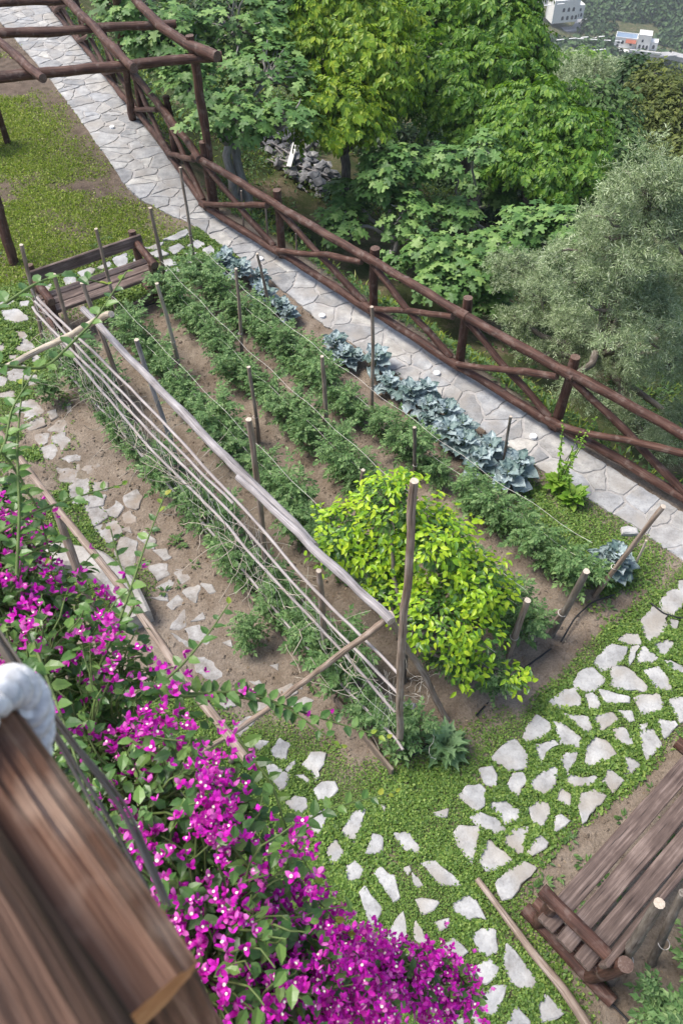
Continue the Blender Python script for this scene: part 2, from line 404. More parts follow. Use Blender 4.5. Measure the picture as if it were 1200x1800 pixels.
M['bract'] = leafmat('magenta_bract', [(.38, .012, .25), (.56, .012, .40), (.70, .022, .54), (.74, .06, .54), (.80, .24, .60)], .55, .35, (1.2, 1.0, 1.2), .2)
M['bg_flower'] = plainmat('cream_flower', (.85, .80, .62), .6)
M['dry'] = leafmat('dry_litter', [(.16, .11, .07), (.25, .185, .12), (.36, .29, .20)], .8, .1, (1, 1, 1))
M['white'] = plainmat('white_plaster', (.80, .79, .76), .8, 2, .06)
M['render_grey'] = plainmat('grey_plaster', (.42, .41, .40), .85, 2, .15)
M['glass'] = plainmat('dark_window', (.03, .035, .045), .15, 5, .2, .5)
M['red_tile'] = plainmat('red_tile', (.36, .11, .06), .7, 6, .25)
M['blue_tile'] = plainmat('blue_deck', (.20, .27, .36), .6, 6, .15)
M['teal'] = plainmat('teal_netting', (.03, .42, .36), .6, 8, .2)
M['disc'] = plainmat('white_lamp_disc', (.8, .8, .8), .4, 20, .05)
M['orange_wood'] = woodmat('fresh_cut_wood', (.34, .14, .045), (.50, .23, .08), (.60, .34, .15), grain=(40, 40, 10), crack=False)
M['rail_log'] = woodmat('balcony_log', (.022, .010, .006), (.18, .085, .048), (.46, .275, .18), grain=(95, 95, 1.8), bumps=.9, patch=(.50, .34, .24))
M['rail_grey'] = woodmat('balcony_log_grey', (.025, .013, .009), (.15, .082, .053), (.32, .21, .15), grain=(95, 95, 1.8), bumps=.9)

# ------------------------------------------------------------------ terrain
OUT = np.array([(-20, 46), (-6.94, 21.26), (-3.22, 14.19), (-2.60, 12.85), (-2.0, 11.95), (-.93, 10.80), (.47, 9.26), (1.56, 8.1), (2.61, 6.88), (3.58, 5.86), (9, .2), (16, -7)], float)
INN = np.array([(-21.2, 45.4), (-8.05, 20.75), (-5.67, 16.75), (-4.25, 14.1), (-3.45, 12.5), (-2.75, 11.9)]+[tuple(G(*p)[:2]) for p in [(330, 386), (380, 425), (470, 485), (561, 563), (662, 632), (760, 700), (831, 740), (900, 790), (1007, 862), (1117, 925), (1193, 980)]]+[(8.1, -.2), (15, -7.4)], float)
def polydist(x, y, P):
    x = np.asarray(x, float); y = np.asarray(y, float); best = np.full(x.shape, 1e9); sg = np.zeros(x.shape)
    for a, b in zip(P[:-1], P[1:]):
        d = b-a; L = d@d; t = np.clip(((x-a[0])*d[0]+(y-a[1])*d[1])/L, 0, 1)
        ex = x-a[0]-t*d[0]; ey = y-a[1]-t*d[1]; q = np.hypot(ex, ey); m = q < best
        best = np.where(m, q, best); sg = np.where(m, -(d[0]*ey-d[1]*ex)*-1, sg)
    return best*np.sign(sg)
def inpoly(x, y, P):
    x = np.asarray(x, float); y = np.asarray(y, float); r = np.zeros(x.shape, bool); n = len(P)
    for i in range(n):
        (x1, y1), (x2, y2) = P[i][:2], P[(i+1) % n][:2]
        c = ((y1 > y) != (y2 > y)) & (x < (x2-x1)*(y-y1)/(y2-y1+1e-12)+x1); r ^= c
    return r
_side = 1.0
_side = np.sign(polydist(np.array([5.0]), np.array([12.0]), OUT))[0]
def sdist(x, y): return polydist(x, y, OUT)*_side
PS = [-999, .18, .5, 1.5, 3.5, 8, 100, 200, 262, 300, 420, 700]
PZ = [0, 0, -.25, -1.25, -1.7, -3.1, -54, -86, -93, -92, -5, 50]
def ROWLINE(pts): return np.array([G(*p)[:2] for p in pts])
ROWS = [ROWLINE([(118, 640), (240, 790), (470, 1060), (690, 1300)]),
        ROWLINE([(218, 600), (340, 730), (560, 965), (690, 1090), (850, 1215)]),
        ROWLINE([(300, 540), (440, 690), (650, 890), (900, 1110)]),
        ROWLINE([(352, 500), (440, 590), (580, 710), (830, 905), (1010, 1030)])]
BED = ROWLINE([(100, 630), (690, 1345), (860, 1260), (1060, 1060), (960, 850), (540, 590), (390, 455), (300, 490)])
def zter(x, y):
    x = np.asarray(x, float); y = np.asarray(y, float); s = sdist(x, y)
    z = np.interp(s, PS, PZ)
    far = np.clip((s-1.5)/20, 0, 1)
    z = z+far*(fbm(x*.15, y*.15, 4)-.5)*3+np.clip((s-40)/60, 0, 1)*(fbm(x*.03+9, y*.03, 4)-.5)*16
    z = z+np.clip((s-.3)/1, 0, 1)*(fbm(x*.9, y*.9, 4)-.5)*.5
    return z
def zfine(x, y):
    z = zter(x, y); s = sdist(x, y)
    off = np.where(np.abs(polydist(x, y, INN))*0+((s > -1.6) & (s < .16)), 0, 1)
    gard = (s < 0)*1.0
    z = z-.012+gard*((fbm(x*2.2, y*2.2, 3)-.5)*.05+(fbm(x*14, y*14, 3)-.5)*.022)
    inb = inpoly(x, y, BED)
    rid = 0
    for R in ROWS: rid = np.maximum(rid, np.exp(-(polydist(x, y, R)/.22)**2))
    z = z+inb*(rid*.09-.03)
    onpath = inpoly(x, y, np.vstack([OUT, INN[::-1]]))
    return np.where(onpath, np.minimum(z, -.035), z)
def hit(px, py, lo=2, hi=700):
    v = ray(px, py); t = np.linspace(lo, hi, 6000); p = CP+v*t[:, None]; h = zter(p[:, 0], p[:, 1])
    i = np.argmax(p[:, 2] < h); return p[i]

PXP = lambda pts: np.array([G(*p)[:2] for p in pts])
Z_WALK = PXP([(805, 1400), (900, 1290), (1075, 1110), (1230, 985), (1230, 1240), (1092, 1378), (990, 1450), (925, 1525), (875, 1580), (800, 1480)])
Z_LOW = PXP([(330, 1330), (460, 1290), (545, 1325), (600, 1390), (690, 1375), (765, 1335), (830, 1312), (895, 1290), (830, 1400), (840, 1480), (905, 1620), (1000, 1815), (300, 1900), (250, 1500)])
Z_STRIP = PXP([(930, 850), (1010, 880), (1110, 940), (1150, 990), (1080, 1060), (1000, 1000), (940, 930)])
Z_FARW = PXP([(0, 520), (60, 505), (200, 470), (370, 400), (390, 460), (300, 500), (60, 560), (90, 700), (0, 730), (0, 600)])
Z_LEFT = PXP([(0, 700), (75, 690), (110, 830), (140, 900), (230, 1030), (160, 1060), (60, 950), (0, 850)])
Z_LAWN = np.array([(-2.7, 11.0), (-3.2, 12.3), (-4.0, 14.0), (-5.4, 16.6), (-7.8, 20.6), (-14, 33), (-20, 20), (-9, 9), (-5.4, 8.8), (-4.6, 9.9)])
Z_MID = PXP([(270, 1240), (340, 1220), (440, 1330), (420, 1400), (330, 1380)])
def feather(x, y, P, w=.15):
    d = np.abs(polydist(x, y, np.vstack([P, P[:1]]))); return np.where(inpoly(x, y, P), np.clip(.5+d/w/2, 0, 1), np.clip(.5-d/w/2, 0, 1))
def cover(x, y):
    """how thickly the creeping plants grow at a point"""
    n = fbm(x*1.6+40, y*1.6, 4); n2 = fbm(x*5, y*5+9, 3)
    a = np.maximum(feather(x, y, Z_WALK, .12)*np.clip(.75+2.2*(n2-.33), 0, 1), feather(x, y, Z_LOW, .3)*np.clip(.55+3*(n-.33)+(n2-.5), 0, 1))
    a = np.maximum(a, feather(x, y, Z_STRIP, .3)*np.clip(3.0*(n-.40)+1.6*(n2-.45)+.15, 0, .5))
    a = np.maximum(a, feather(x, y, Z_FARW, .3)*np.clip(.6+3*(n-.45), 0, 1))
    a = np.maximum(a, feather(x, y, Z_LEFT, .3)*np.clip(.5+3*(n-.45), 0, 1))
    a = np.maximum(a, feather(x, y, Z_MID, .2)*np.clip(.6+3*(n-.45), 0, 1))
    return a
def lawn(x, y):
    n = fbm(x*.7+3, y*.7+8, 4)-.035; n2 = fbm(x*2.5, y*2.5+9, 3)
    edge = np.clip((-polydist(x, y, INN)*_side-.1)/1.1, 0, 1)
    near = np.clip((13.2-y)/2, 0, 1)*.45
    return feather(x, y, Z_LAWN, .5)*np.clip(4.2*(n-.43)+1.7*(n2-.5)+.35+near, 0, 1)*np.clip(edge+.25*(n2-.3)*3+near, 0, 1)

def axis(lo, hi, step, far_lo, far_hi, g=1.13):
    a = list(np.arange(lo, hi, step)); s = step
    while a[-1] < far_hi: s *= g; a.append(a[-1]+s)
    s = step; b = [lo]
    while b[-1] > far_lo: s *= g; b.append(b[-1]-s)
    return np.array(b[:0:-1]+a)
gx = axis(-6.5, 5.0, .055, -700, 900); gy = axis(.3, 13.5, .055, -250, 1100)
X, Y = np.meshgrid(gx, gy); Zg = zfine(X, Y)
mb = MB(); nx = len(gx)
i = np.arange(len(gy)-1)[:, None]*nx; j = np.arange(nx-1)[None]
mb.add(np.stack([X, Y, Zg], -1), np.stack([i+j, i+j+1, i+nx+j+1, i+nx+j], -1).reshape(-1, 4))
m, t, b, out = newmat('earth')
at = nd(t, 'ShaderNodeAttribute', attribute_name='ground_kind'); sep = nd(t, 'ShaderNodeSeparateColor'); t.links.new(at.outputs['Color'], sep.inputs[0])
tc = nd(t, 'ShaderNodeTexCoord')
def gn(sc, det=5.0, ro=.6):
    n = nd(t, 'ShaderNodeTexNoise', Scale=sc, Detail=det, Roughness=ro); t.links.new(tc.outputs['Object'], n.inputs['Vector']); return n.outputs[0]
big, mid_, fin = gn(.9), gn(6), gn(45, 6, .7)
soil = ramp(t, math_(t, 'ADD', math_(t, 'MULTIPLY', mid_, .5), math_(t, 'MULTIPLY', big, .5)), [(.36, (.165, .125, .09)), (.5, (.24, .192, .148)), (.64, (.315, .262, .208))])
soil = mixc(t, .75, soil, ramp(t, fin, [(.3, (.55, .53, .5)), (.52, (1, 1, 1)), (.72, (1.3, 1.28, 1.25))]), 'MULTIPLY')
vo = nd(t, 'ShaderNodeTexVoronoi', Scale=55.0); t.links.new(tc.outputs['Object'], vo.inputs['Vector'])
peb = ramp(t, vo.outputs['Distance'], [(.12, (1, 1, 1)), (.2, (0, 0, 0))])
vs = nd(t, 'ShaderNodeSeparateColor'); t.links.new(vo.outputs['Color'], vs.inputs[0])
pm = math_(t, 'MULTIPLY', peb, math_(t, 'GREATER_THAN', vs.outputs[0], .72))
soil = mixc(t, math_(t, 'MULTIPLY', pm, .8), soil, (.46, .41, .36))
dark = ramp(t, mid_, [(.35, (.075, .055, .042)), (.6, (.135, .10, .075))])
soil = mixc(t, sep.outputs[1], soil, dark)
moss = ramp(t, fin, [(.3, (.045, .07, .016)), (.6, (.10, .145, .034))])
col = mixc(t, sep.outputs[0], soil, moss)
slope = ramp(t, math_(t, 'ADD', math_(t, 'MULTIPLY', gn(1.3, 6), .6), math_(t, 'MULTIPLY', fin, .4)), [(.36, (.035, .055, .018)), (.5, (.07, .085, .03)), (.6, (.20, .15, .10)), (.7, (.30, .24, .165))])
col = mixc(t, sep.outputs[2], col, slope)
t.links.new(col, b.inputs['Base Color']); b.inputs['Roughness'].default_value = .95; b.inputs['Specular IOR Level'].default_value = .15
bump(t, math_(t, 'ADD', math_(t, 'ADD', fin, math_(t, 'MULTIPLY', mid_, .7)), math_(t, 'MULTIPLY', pm, .4)), b, .8, .03)
M['earth'] = m
ground = tag(mb.build('ground', m), kind='structure')
sg = sdist(X, Y); cv = np.maximum(cover(X, Y)*.9, lawn(X, Y)*.65)
onlawn = feather(X, Y, Z_LAWN, .4)
dk = np.clip(onlawn*.85, 0, 1)*np.clip(1.5-lawn(X, Y), 0, 1)
colr = np.stack([cv, dk, np.clip((sg-.1)/.4, 0, 1), np.ones_like(sg)], -1).reshape(-1, 4)
ca = ground.data.attributes.new('ground_kind', 'FLOAT_COLOR', 'POINT'); ca.data.foreach_set('color', colr.astype(np.float32).ravel())

# ------------------------------------------------------------------ paved stone path
def clip_poly(P, n, c):
    out = []
    for a, b_ in zip(P, np.roll(P, -1, 0)):
        da, db = a@n-c, b_@n-c
        if da <= 0: out.append(a)
        if (da < 0) != (db < 0): out.append(a+(b_-a)*(da/(da-db)))
    return np.array(out)
def stone(mb, P, z0, h, mat=0, rough=.012, bev=.012, step=.07, tilt=0):
    """slab with an uneven outline, chamfered edge; P counter-clockwise 2-D"""
    if len(P) < 3: return
    A = .5*np.sum(P[:, 0]*np.roll(P[:, 1], -1)-np.roll(P[:, 0], -1)*P[:, 1])
    if A < 0: P = P[::-1]
    Q = []
    for a, b_ in zip(P, np.roll(P, -1, 0)):
        L = nrm(b_-a); k = max(1, int(L/step))
        for q in range(k):
            Q.append(a+(b_-a)*q/k+(rng.normal(0, rough, 2) if q else rng.normal(0, rough*.5, 2)))
    Q = np.array(Q); c = Q.mean(0)
    In = c+(Q-c)*np.maximum(.3, 1-bev/np.maximum(nrm(Q-c, axis=1, keepdims=True), .02))
    n = len(Q); tx, ty = rng.normal(0, tilt, 2)
    zt = lambda q: z0+h+(q-c)@np.array([tx, ty])+rng.normal(0, .0012, len(q))
    V = np.vstack([np.column_stack([Q, np.full(n, z0-.04)]), np.column_stack([Q, zt(Q)-bev*.7]), np.column_stack([In, zt(In)])])
    i = np.arange(n); j = (i+1) % n
    F = [tuple(q) for q in np.column_stack([i, j, n+j, n+i])]+[tuple(q) for q in np.column_stack([n+i, n+j, 2*n+j, 2*n+i])]+[tuple(range(2*n, 3*n))]
    mb.add(V, F, mat, smooth=False)
def resample(P, k):
    L = np.concatenate([[0], np.cumsum(nrm(np.diff(P, axis=0), axis=1))]); t = np.linspace(0, L[-1], k)
    return np.column_stack([np.interp(t, L, P[:, q]) for q in range(P.shape[1])])
# path-following coordinates keep the slabs between both edges
K = 400
oL = np.concatenate([[0], np.cumsum(nrm(np.diff(OUT, axis=0), axis=1))])
def smoothline(P):
    Q = resample(P, 500)
    for _ in range(12): Q[1:-1] = (Q[:-2]+2*Q[1:-1]+Q[2:])/4
    return Q
SO = smoothline(OUT); SI = smoothline(INN)
mb = MB()
base = np.vstack([np.column_stack([SO, np.full(500, -.006)]), np.column_stack([SI, np.full(500, -.006)]), np.column_stack([SO, np.full(500, -.25)]), np.column_stack([SI, np.full(500, -.25)])])
i = np.arange(499)
mb.add(base, np.vstack([np.column_stack([500+i, 500+i+1, i+1, i]), np.column_stack([i, i+1, 1000+i+1, 1000+i]), np.column_stack([501+i, 500+i, 1500+i, 1501+i])]), 1, smooth=False)
PA = np.vstack([SO, SI[::-1]])
k0, k1 = 130, 470
seeds = []
cells = {}
cand = []
lo = np.minimum(SO[k0:k1].min(0), SI[k0:k1].min(0)); hi_ = np.maximum(SO[k0:k1].max(0), SI[k0:k1].max(0))
for x in np.arange(lo[0], hi_[0], .215):
    for y in np.arange(lo[1], hi_[1], .215): cand.append((x+rng.uniform(-.11, .11), y+rng.uniform(-.11, .11)))
cand = np.array(cand)
ok = inpoly(cand[:, 0], cand[:, 1], PA); pd = np.minimum(np.abs(polydist(cand[:, 0], cand[:, 1], SO)), np.abs(polydist(cand[:, 0], cand[:, 1], SI)))
seeds = cand[ok & (pd > .06)]
keep = np.ones(len(seeds), bool)
for a in range(len(seeds)):                               # merge some cells into larger slabs
    if keep[a] and rng.random() < .5:
        dd = nrm(seeds-seeds[a], axis=1); q = np.where((dd < .34) & (dd > 0) & keep)[0]
        if len(q): keep[rng.choice(q)] = False
seeds = seeds[keep]
for a, s_ in enumerate(seeds):
    P = s_+np.array([(-.5, -.5), (.5, -.5), (.5, .5), (-.5, .5)])
    dd = nrm(seeds-s_, axis=1)
    for q in np.argsort(dd)[1:16]:
        n = (seeds[q]-s_)/dd[q]; P = clip_poly(P, n, n@((seeds[q]+s_)/2)-rng.uniform(.007, .023))
        if len(P) < 3: break
    if len(P) < 3: continue
    # the nearest stretch of each edge clips it too
    for E in (SO, SI):
        q = np.argmin(nrm(E-s_, axis=1)); q = min(max(q, 1), 498); d = E[q+1]-E[q-1]; n = np.array([d[1], -d[0]])/nrm(d)
        if n@(s_-E[q]) > 0: n = -n
        if nrm(E[q]-s_) < .7: P = clip_poly(P, n, n@E[q]+rng.uniform(-.012, .022))
        if len(P) < 3: break
    if len(P) >= 3: stone(mb, P, 0, .003+rng.uniform(0, .007), 0, .009, .008, .06, .01)
tag(mb.build('stone_path', [M['paving'], M['mortar']]), kind='structure')

# ------------------------------------------------------------------ stepping stones, traced one by one
def CR(x0, y0, s, L): return [[(x0+x/s, y0+y/s) for x, y in q] for q in L]
A_ = [[(1175,330),(1220,320),(1220,375),(1180,370)],[(1095,425),(1130,378),(1195,372),(1197,420),(1150,480),(1105,465)],[(1005,510),(1060,452),(1118,480),(1105,560),(1035,605)],[(1138,502),(1178,512),(1172,550),(1145,545)],[(898,600),(935,570),(985,575),(1000,618),(950,620)],[(1062,620),(1120,600),(1155,615),(1110,682)],[(792,700),(860,628),(930,645),(905,700),(825,747)],[(940,700),(955,640),(990,632),(970,690),(950,720)],[(988,705),(1015,628),(1080,690),(1050,705)],[(1110,700),(1140,695),(1220,735),(1220,770),(1130,735)],[(690,800),(730,745),(770,740),(828,790),(800,822),(740,842),(700,830)],[(870,740),(930,735),(1018,815),(1010,838),(870,822)],[(1015,750),(1085,732),(1110,760),(1140,835),(1075,825)],[(580,895),(640,840),(690,832),(714,880),(708,912),(610,920)],[(738,865),(775,855),(808,905),(795,925),(760,930)],[(812,840),(850,845),(940,870),(935,895),(840,897)],[(973,880),(1010,865),(1075,860),(1097,900),(1090,930),(1010,950)],[(1130,890),(1220,885),(1220,970),(1180,985)],[(640,945),(700,955),(750,960),(768,1015),(740,1037)],[(777,965),(860,945),(888,975),(870,990),(820,1025)],[(892,932),(960,935),(970,975),(950,985)],[(455,1050),(510,955),(575,990),(578,1020),(540,1055),(475,1068)],[(595,985),(640,1000),(712,1055),(705,1100),(620,1080)],[(878,1020),(925,1015),(960,1095),(885,1070)],[(992,1000),(1030,990),(1030,1010),(1000,1025)],[(995,1040),(1050,1025),(1092,1090),(1030,1155),(1015,1130)],[(1080,980),(1150,985),(1167,1005),(1110,1065)],[(508,1095),(590,1072),(610,1095),(555,1130),(540,1190)],[(745,1165),(755,1090),(790,1062),(840,1080),(878,1140),(770,1185)],[(312,1150),(380,1080),(410,1070),(465,1130),(462,1190),(390,1202)],[(630,1160),(650,1130),(700,1130),(690,1170),(655,1218)],[(928,1145),(975,1160),(995,1190),(930,1245)],[(822,1265),(850,1200),(920,1255),(875,1310)],[(250,1205),(300,1195),(328,1240),(320,1285),(270,1270)],[(380,1275),(400,1230),(450,1222),(462,1270),(430,1330),(395,1310)],[(495,1260),(530,1230),(590,1200),(605,1215),(595,1280),(550,1315),(500,1295)],[(668,1230),(720,1245),(780,1235),(795,1260),(700,1287),(668,1265)],[(155,1335),(190,1290),(250,1285),(270,1310),(265,1370),(230,1398)],[(610,1350),(625,1295),(672,1325),(670,1380)],[(715,1380),(725,1330),(780,1310),(835,1335),(735,1450)],[(295,1365),(370,1357),(435,1400),(425,1440),(370,1460)],[(470,1395),(510,1365),(560,1370),(570,1410),(540,1467),(500,1450)],[(210,1435),(260,1415),(320,1440),(360,1480),(330,1510),(240,1470)]]
B_ = [[(525,410),(555,398),(600,430),(575,455),(530,485)],[(380,590),(420,520),(450,515),(483,550),(470,575),(410,612)],[(258,540),(300,480),(380,470),(360,530),(350,600),(320,595)],[(-5,500),(25,465),(110,470),(118,500),(85,635),(40,590)],[(133,645),(180,540),(285,635),(270,655),(170,692)],[(222,750),(350,655),(412,690),(380,730),(300,825),(255,835)],[(0,870),(60,832),(100,850),(153,940),(60,945),(0,910)],[(90,1030),(140,1005),(210,1010),(215,1110),(170,1135),(115,1100)],[(270,1110),(280,1093),(370,1200),(415,1270),(380,1305),(300,1280),(265,1200)],[(85,1240),(110,1190),(180,1168),(213,1195),(205,1250),(160,1290)],[(130,1375),(200,1310),(255,1305),(240,1380),(190,1455),(140,1430)],[(435,1420),(470,1350),(560,1440),(530,1470),(455,1490)],[(275,1500),(320,1410),(380,1480),(385,1530),(280,1535)],[(10,1475),(45,1470),(45,1530),(0,1530)]]
C_ = [[(105,20),(150,0),(190,10),(150,50)],[(205,60),(240,0),(290,20),(270,90),(220,80)],[(355,120),(400,65),(460,75),(450,110),(415,190),(400,150)],[(188,130),(215,125),(285,165),(270,220),(245,235),(215,195)],[(270,140),(315,97),(320,115),(290,150)],[(320,170),(360,165),(385,190),(370,205)],[(408,240),(440,205),(500,205),(515,235),(480,275),(440,280)],[(268,300),(320,270),(365,280),(370,320),(335,350)],[(380,365),(460,330),(465,370),(430,440),(395,420)],[(538,430),(590,345),(640,340),(625,400),(600,470),(565,460)],[(465,520),(505,470),(538,520),(525,560),(490,580)],[(645,530),(680,450),(720,460),(725,520),(690,535)],[(780,445),(850,440),(900,510),(880,530),(830,515)],[(555,635),(565,590),(600,575),(635,610),(620,650),(570,665)],[(690,635),(725,608),(780,650),(800,740),(770,755),(735,690)],[(622,730),(645,700),(720,795),(690,865),(665,870)],[(912,590),(970,575),(1040,625),(1085,680),(1000,685)],[(865,630),(890,650),(912,690),(890,695),(870,680)],[(825,610),(850,595),(862,620),(840,632)],[(880,755),(915,748),(985,765),(960,800),(915,820)],[(752,930),(770,880),(820,810),(832,930),(800,957)],[(875,935),(882,860),(940,950),(935,980)],[(970,855),(1035,840),(1030,875),(995,900)],[(1015,970),(1060,940),(1115,990),(1080,1030),(1030,1020)],[(920,1160),(960,1200),(1000,1195),(1000,1290),(950,1250)],[(1115,1255),(1150,1260),(1195,1333),(1160,1340)],[(960,345),(1030,325),(1025,365)],[(805,1010),(845,1010),(850,1030)],[(715,310),(745,310),(735,340)]]
D_ = [[(770,60),(870,15),(880,30),(830,60)],[(790,100),(840,78),(860,95),(820,125)],[(880,85),(925,58),(960,80),(930,97)],[(855,125),(895,110),(935,120),(900,133)],[(955,105),(990,92),(1015,120),(965,150)],[(690,100),(740,80),(765,75),(740,105)],[(628,125),(660,97),(690,100),(670,130)],[(700,125),(760,110),(790,128),(740,140)],[(535,150),(595,128),(598,180),(560,195)],[(610,165),(640,148),(668,150),(660,175)],[(850,185),(880,155),(910,160),(900,185)],[(760,160),(800,150),(830,175),(790,185)],[(780,200),(830,190),(845,210),(790,222)],[(460,190),(510,165),(520,185),(480,195)],[(370,210),(420,190),(448,195),(400,240)],[(445,250),(465,222),(490,235),(460,255)],[(490,210),(530,195),(540,210),(500,222)],[(300,240),(350,220),(360,260),(310,270)],[(340,295),(350,270),(380,270)],[(185,290),(240,265),(235,300),(200,305)],[(0,360),(60,342),(70,350),(30,372)],[(95,320),(140,310),(130,335)],[(15,395),(90,390),(130,430),(70,450),(25,430)],[(95,350),(140,345),(130,370),(100,372)]]
D2_ = [[(75,490),(110,488),(130,510),(90,530)],[(75,570),(120,520),(160,560),(120,585)],[(-30,540),(30,550),(20,580),(-20,585)],[(110,480),(150,465),(150,485)],[(40,600),(90,595),(80,620),(45,620)],[(160,590),(190,600),(180,640),(150,620)],[(40,680),(100,645),(130,660),(110,710),(60,715)],[(-20,695),(35,705),(20,740),(-20,740)],[(125,700),(170,690),(180,730),(140,740)],[(-10,780),(60,765),(70,790),(10,800)],[(80,830),(150,812),(195,860),(120,895),(85,880)],[(225,860),(260,850),(270,880),(240,895)],[(310,830),(330,820),(335,855),(315,865)],[(120,920),(195,890),(205,925),(140,945)],[(228,940),(285,895),(305,900),(300,955)],[(160,970),(225,965),(220,1000),(190,1015)],[(250,985),(300,965),(328,1000),(290,1035)],[(195,1040),(245,1018),(272,1045),(265,1085),(215,1075)],[(285,1070),(330,1045),(380,1050),(370,1085),(330,1095)],[(368,1110),(425,1075),(485,1135),(440,1165),(380,1165)],[(275,1110),(320,1105),(385,1170),(340,1185),(285,1180)],[(330,1220),(370,1190),(410,1185),(410,1280),(350,1285)],[(440,1200),(500,1195),(500,1230),(450,1235)],[(420,1265),(495,1260),(480,1300),(420,1310)],[(480,1300),(540,1280),(570,1310),(545,1350),(510,1340)],[(585,1260),(640,1230),(665,1260),(640,1310),(600,1300)]]
E_ = [[(400,375),(450,370),(500,415),(440,455)],[(575,410),(610,393),(635,440),(590,445)],[(448,470),(540,440),(565,500),(510,535)],[(570,475),(610,465),(615,495)],[(545,590),(570,525),(635,545),(625,640),(570,650)],[(650,520),(680,490),(725,530),(715,565)],[(725,580),(780,575),(800,610),(770,620)],[(705,655),(780,645),(790,690),(740,712)],[(810,670),(870,670),(898,700),(850,730)],[(740,750),(790,718),(825,730),(800,765)],[(860,770),(935,745),(915,822)],[(710,800),(780,778),(780,815)],[(785,830),(830,790),(868,815),(810,848)],[(800,940),(860,860),(868,930),(840,945)],[(900,910),(950,870),(960,900)],[(880,950),(940,935),(990,980),(970,1015),(900,990)],[(950,740),(990,740),(1005,775),(980,780)],[(925,1090),(990,1085),(1045,1110),(1040,1160),(990,1175),(930,1140)],[(810,970),(850,990),(900,1020),(890,1040)],[(1030,1280),(1070,1260),(1100,1300),(1050,1320)]]
F_ = [[(30,1270),(90,1225),(130,1230),(60,1310)],[(310,1170),(360,1135),(400,1150),(330,1190)],[(240,1100),(300,1075),(320,1110),(270,1125)],[(305,1085),(345,1070),(350,1095)],[(200,985),(240,975),(235,1005)],[(60,900),(95,870),(120,890),(80,925)],[(100,1060),(150,1050),(160,1075)],[(-20,880),(10,870),(20,900)],[(120,1160),(180,1150),(190,1185),(140,1190)]]
STONES = []
def stepping(name, lists, worn=False):
    root = empty(name, kind='structure'); k = 0
    for L in lists:
        for q in L:
            P = np.array([G(*p)[:2] for p in q]); z = float(zfine(*P.mean(0)))+(.0 if worn else .012)
            mb = MB(); c = P.mean(0)
            w = c+(P-c)*(1.3 if worn else 1.2)
            # one round of corner cutting keeps the slabs blunt
            w = np.concatenate([[a*.9+b_*.1, a*.1+b_*.9] for a, b_ in zip(w, np.roll(w, -1, 0))])
            stone(mb, w, z, (.008 if worn else .016)+rng.uniform(-.004, .006), 0, .009, .010, .05, .02)
            mb.build('flagstone', M['flag_worn' if worn else 'flag'], root); STONES.append(w); k += 1
    return root
stepping('stepping_stone_walk', [CR(750, 900, 2.667, A_), CR(800, 1300, 3.0, B_), CR(400, 1300, 2.667, C_)])
stepping('trellis_side_walk', [CR(0, 400, 2.667, D2_), CR(0, 750, 2.667, E_), CR(400, 800, 2.667, F_)], True)
stepping('far_bench_walk', [CR(0, 400, 2.667, D_)])

# ------------------------------------------------------------------ creeping plants and grass
def onstone(x, y, grow=1.0):
    r = np.zeros(len(x), bool)
    for w in STONES:
        c = w.mean(0); rad = nrm(w-c, axis=1).max(); m = (np.abs(x-c[0]) < rad) & (np.abs(y-c[1]) < rad)
        if m.any(): r[m] |= inpoly(x[m], y[m], c+(w-c)*grow)
    return r
def carpet(x, y): return inpoly(x, y, PA)
mb = MB()
def spread(n, lo, hi, dens):
    x = rng.uniform(lo[0], hi[0], n); y = rng.uniform(lo[1], hi[1], n); k = rng.random(n) < dens(x, y); return x[k], y[k]
x, y = spread(2600000, (-6, -.6), (4.2, 11.5), cover)
k = ~onstone(x, y, .88) & (~onstone(x, y, 1.02) | (rng.random(len(x)) < .35*(fbm(x*6, y*6, 2) > .5))) & ~carpet(x, y); x, y = x[k], y[k]
print('creeper leaves', len(x))
hgt = (.012+.035*cover(x, y)*rng.random(len(x))**.7)*(.6+.8*fbm(x*7, y*7, 2))
P = np.column_stack([x, y, zfine(x, y)+hgt])
N = unit(np.array([0, 0, 1.1])+rdir(len(x))*.75)
dist = nrm(P-CP, axis=1)
scatter(mb, T_quad(.42, .08, .1), P, N, rdir(len(x)), rng.uniform(.010, .023, len(x))*np.clip(dist/7, .8, 1.6)*(.75+1.1*np.clip(fbm(x*1.9+77, y*1.9, 3)*2-.6, 0, 1)), 0)
tag(mb.build('creeping_ground_cover', M['creeper']), 'low bright green creeper carpet between the pale stepping stones', 'ground cover', kind='stuff')
mb = MB()
x, y = spread(1300000, (-13, 8.3), (-2, 28), lawn)
k = ~carpet(x, y) & ~onstone(x, y); x, y = x[k], y[k]
print('grass', len(x))
P = np.column_stack([x, y, zfine(x, y)-.004]); 
N = unit(rdir(len(x))+np.array([0, 0, .5])); D = unit(rdir(len(x))*.8+np.array([0, 0, .8]))
scatter(mb, [T_quad(.14, .02, .15), T_quad(.3, .03, .15)], P, N, D, rng.uniform(.022, .055, len(x)), 0)
tag(mb.build('lawn_grass', M['grass']), 'patchy yellow green grass and clover over bare soil beside the path', 'grass', kind='stuff')
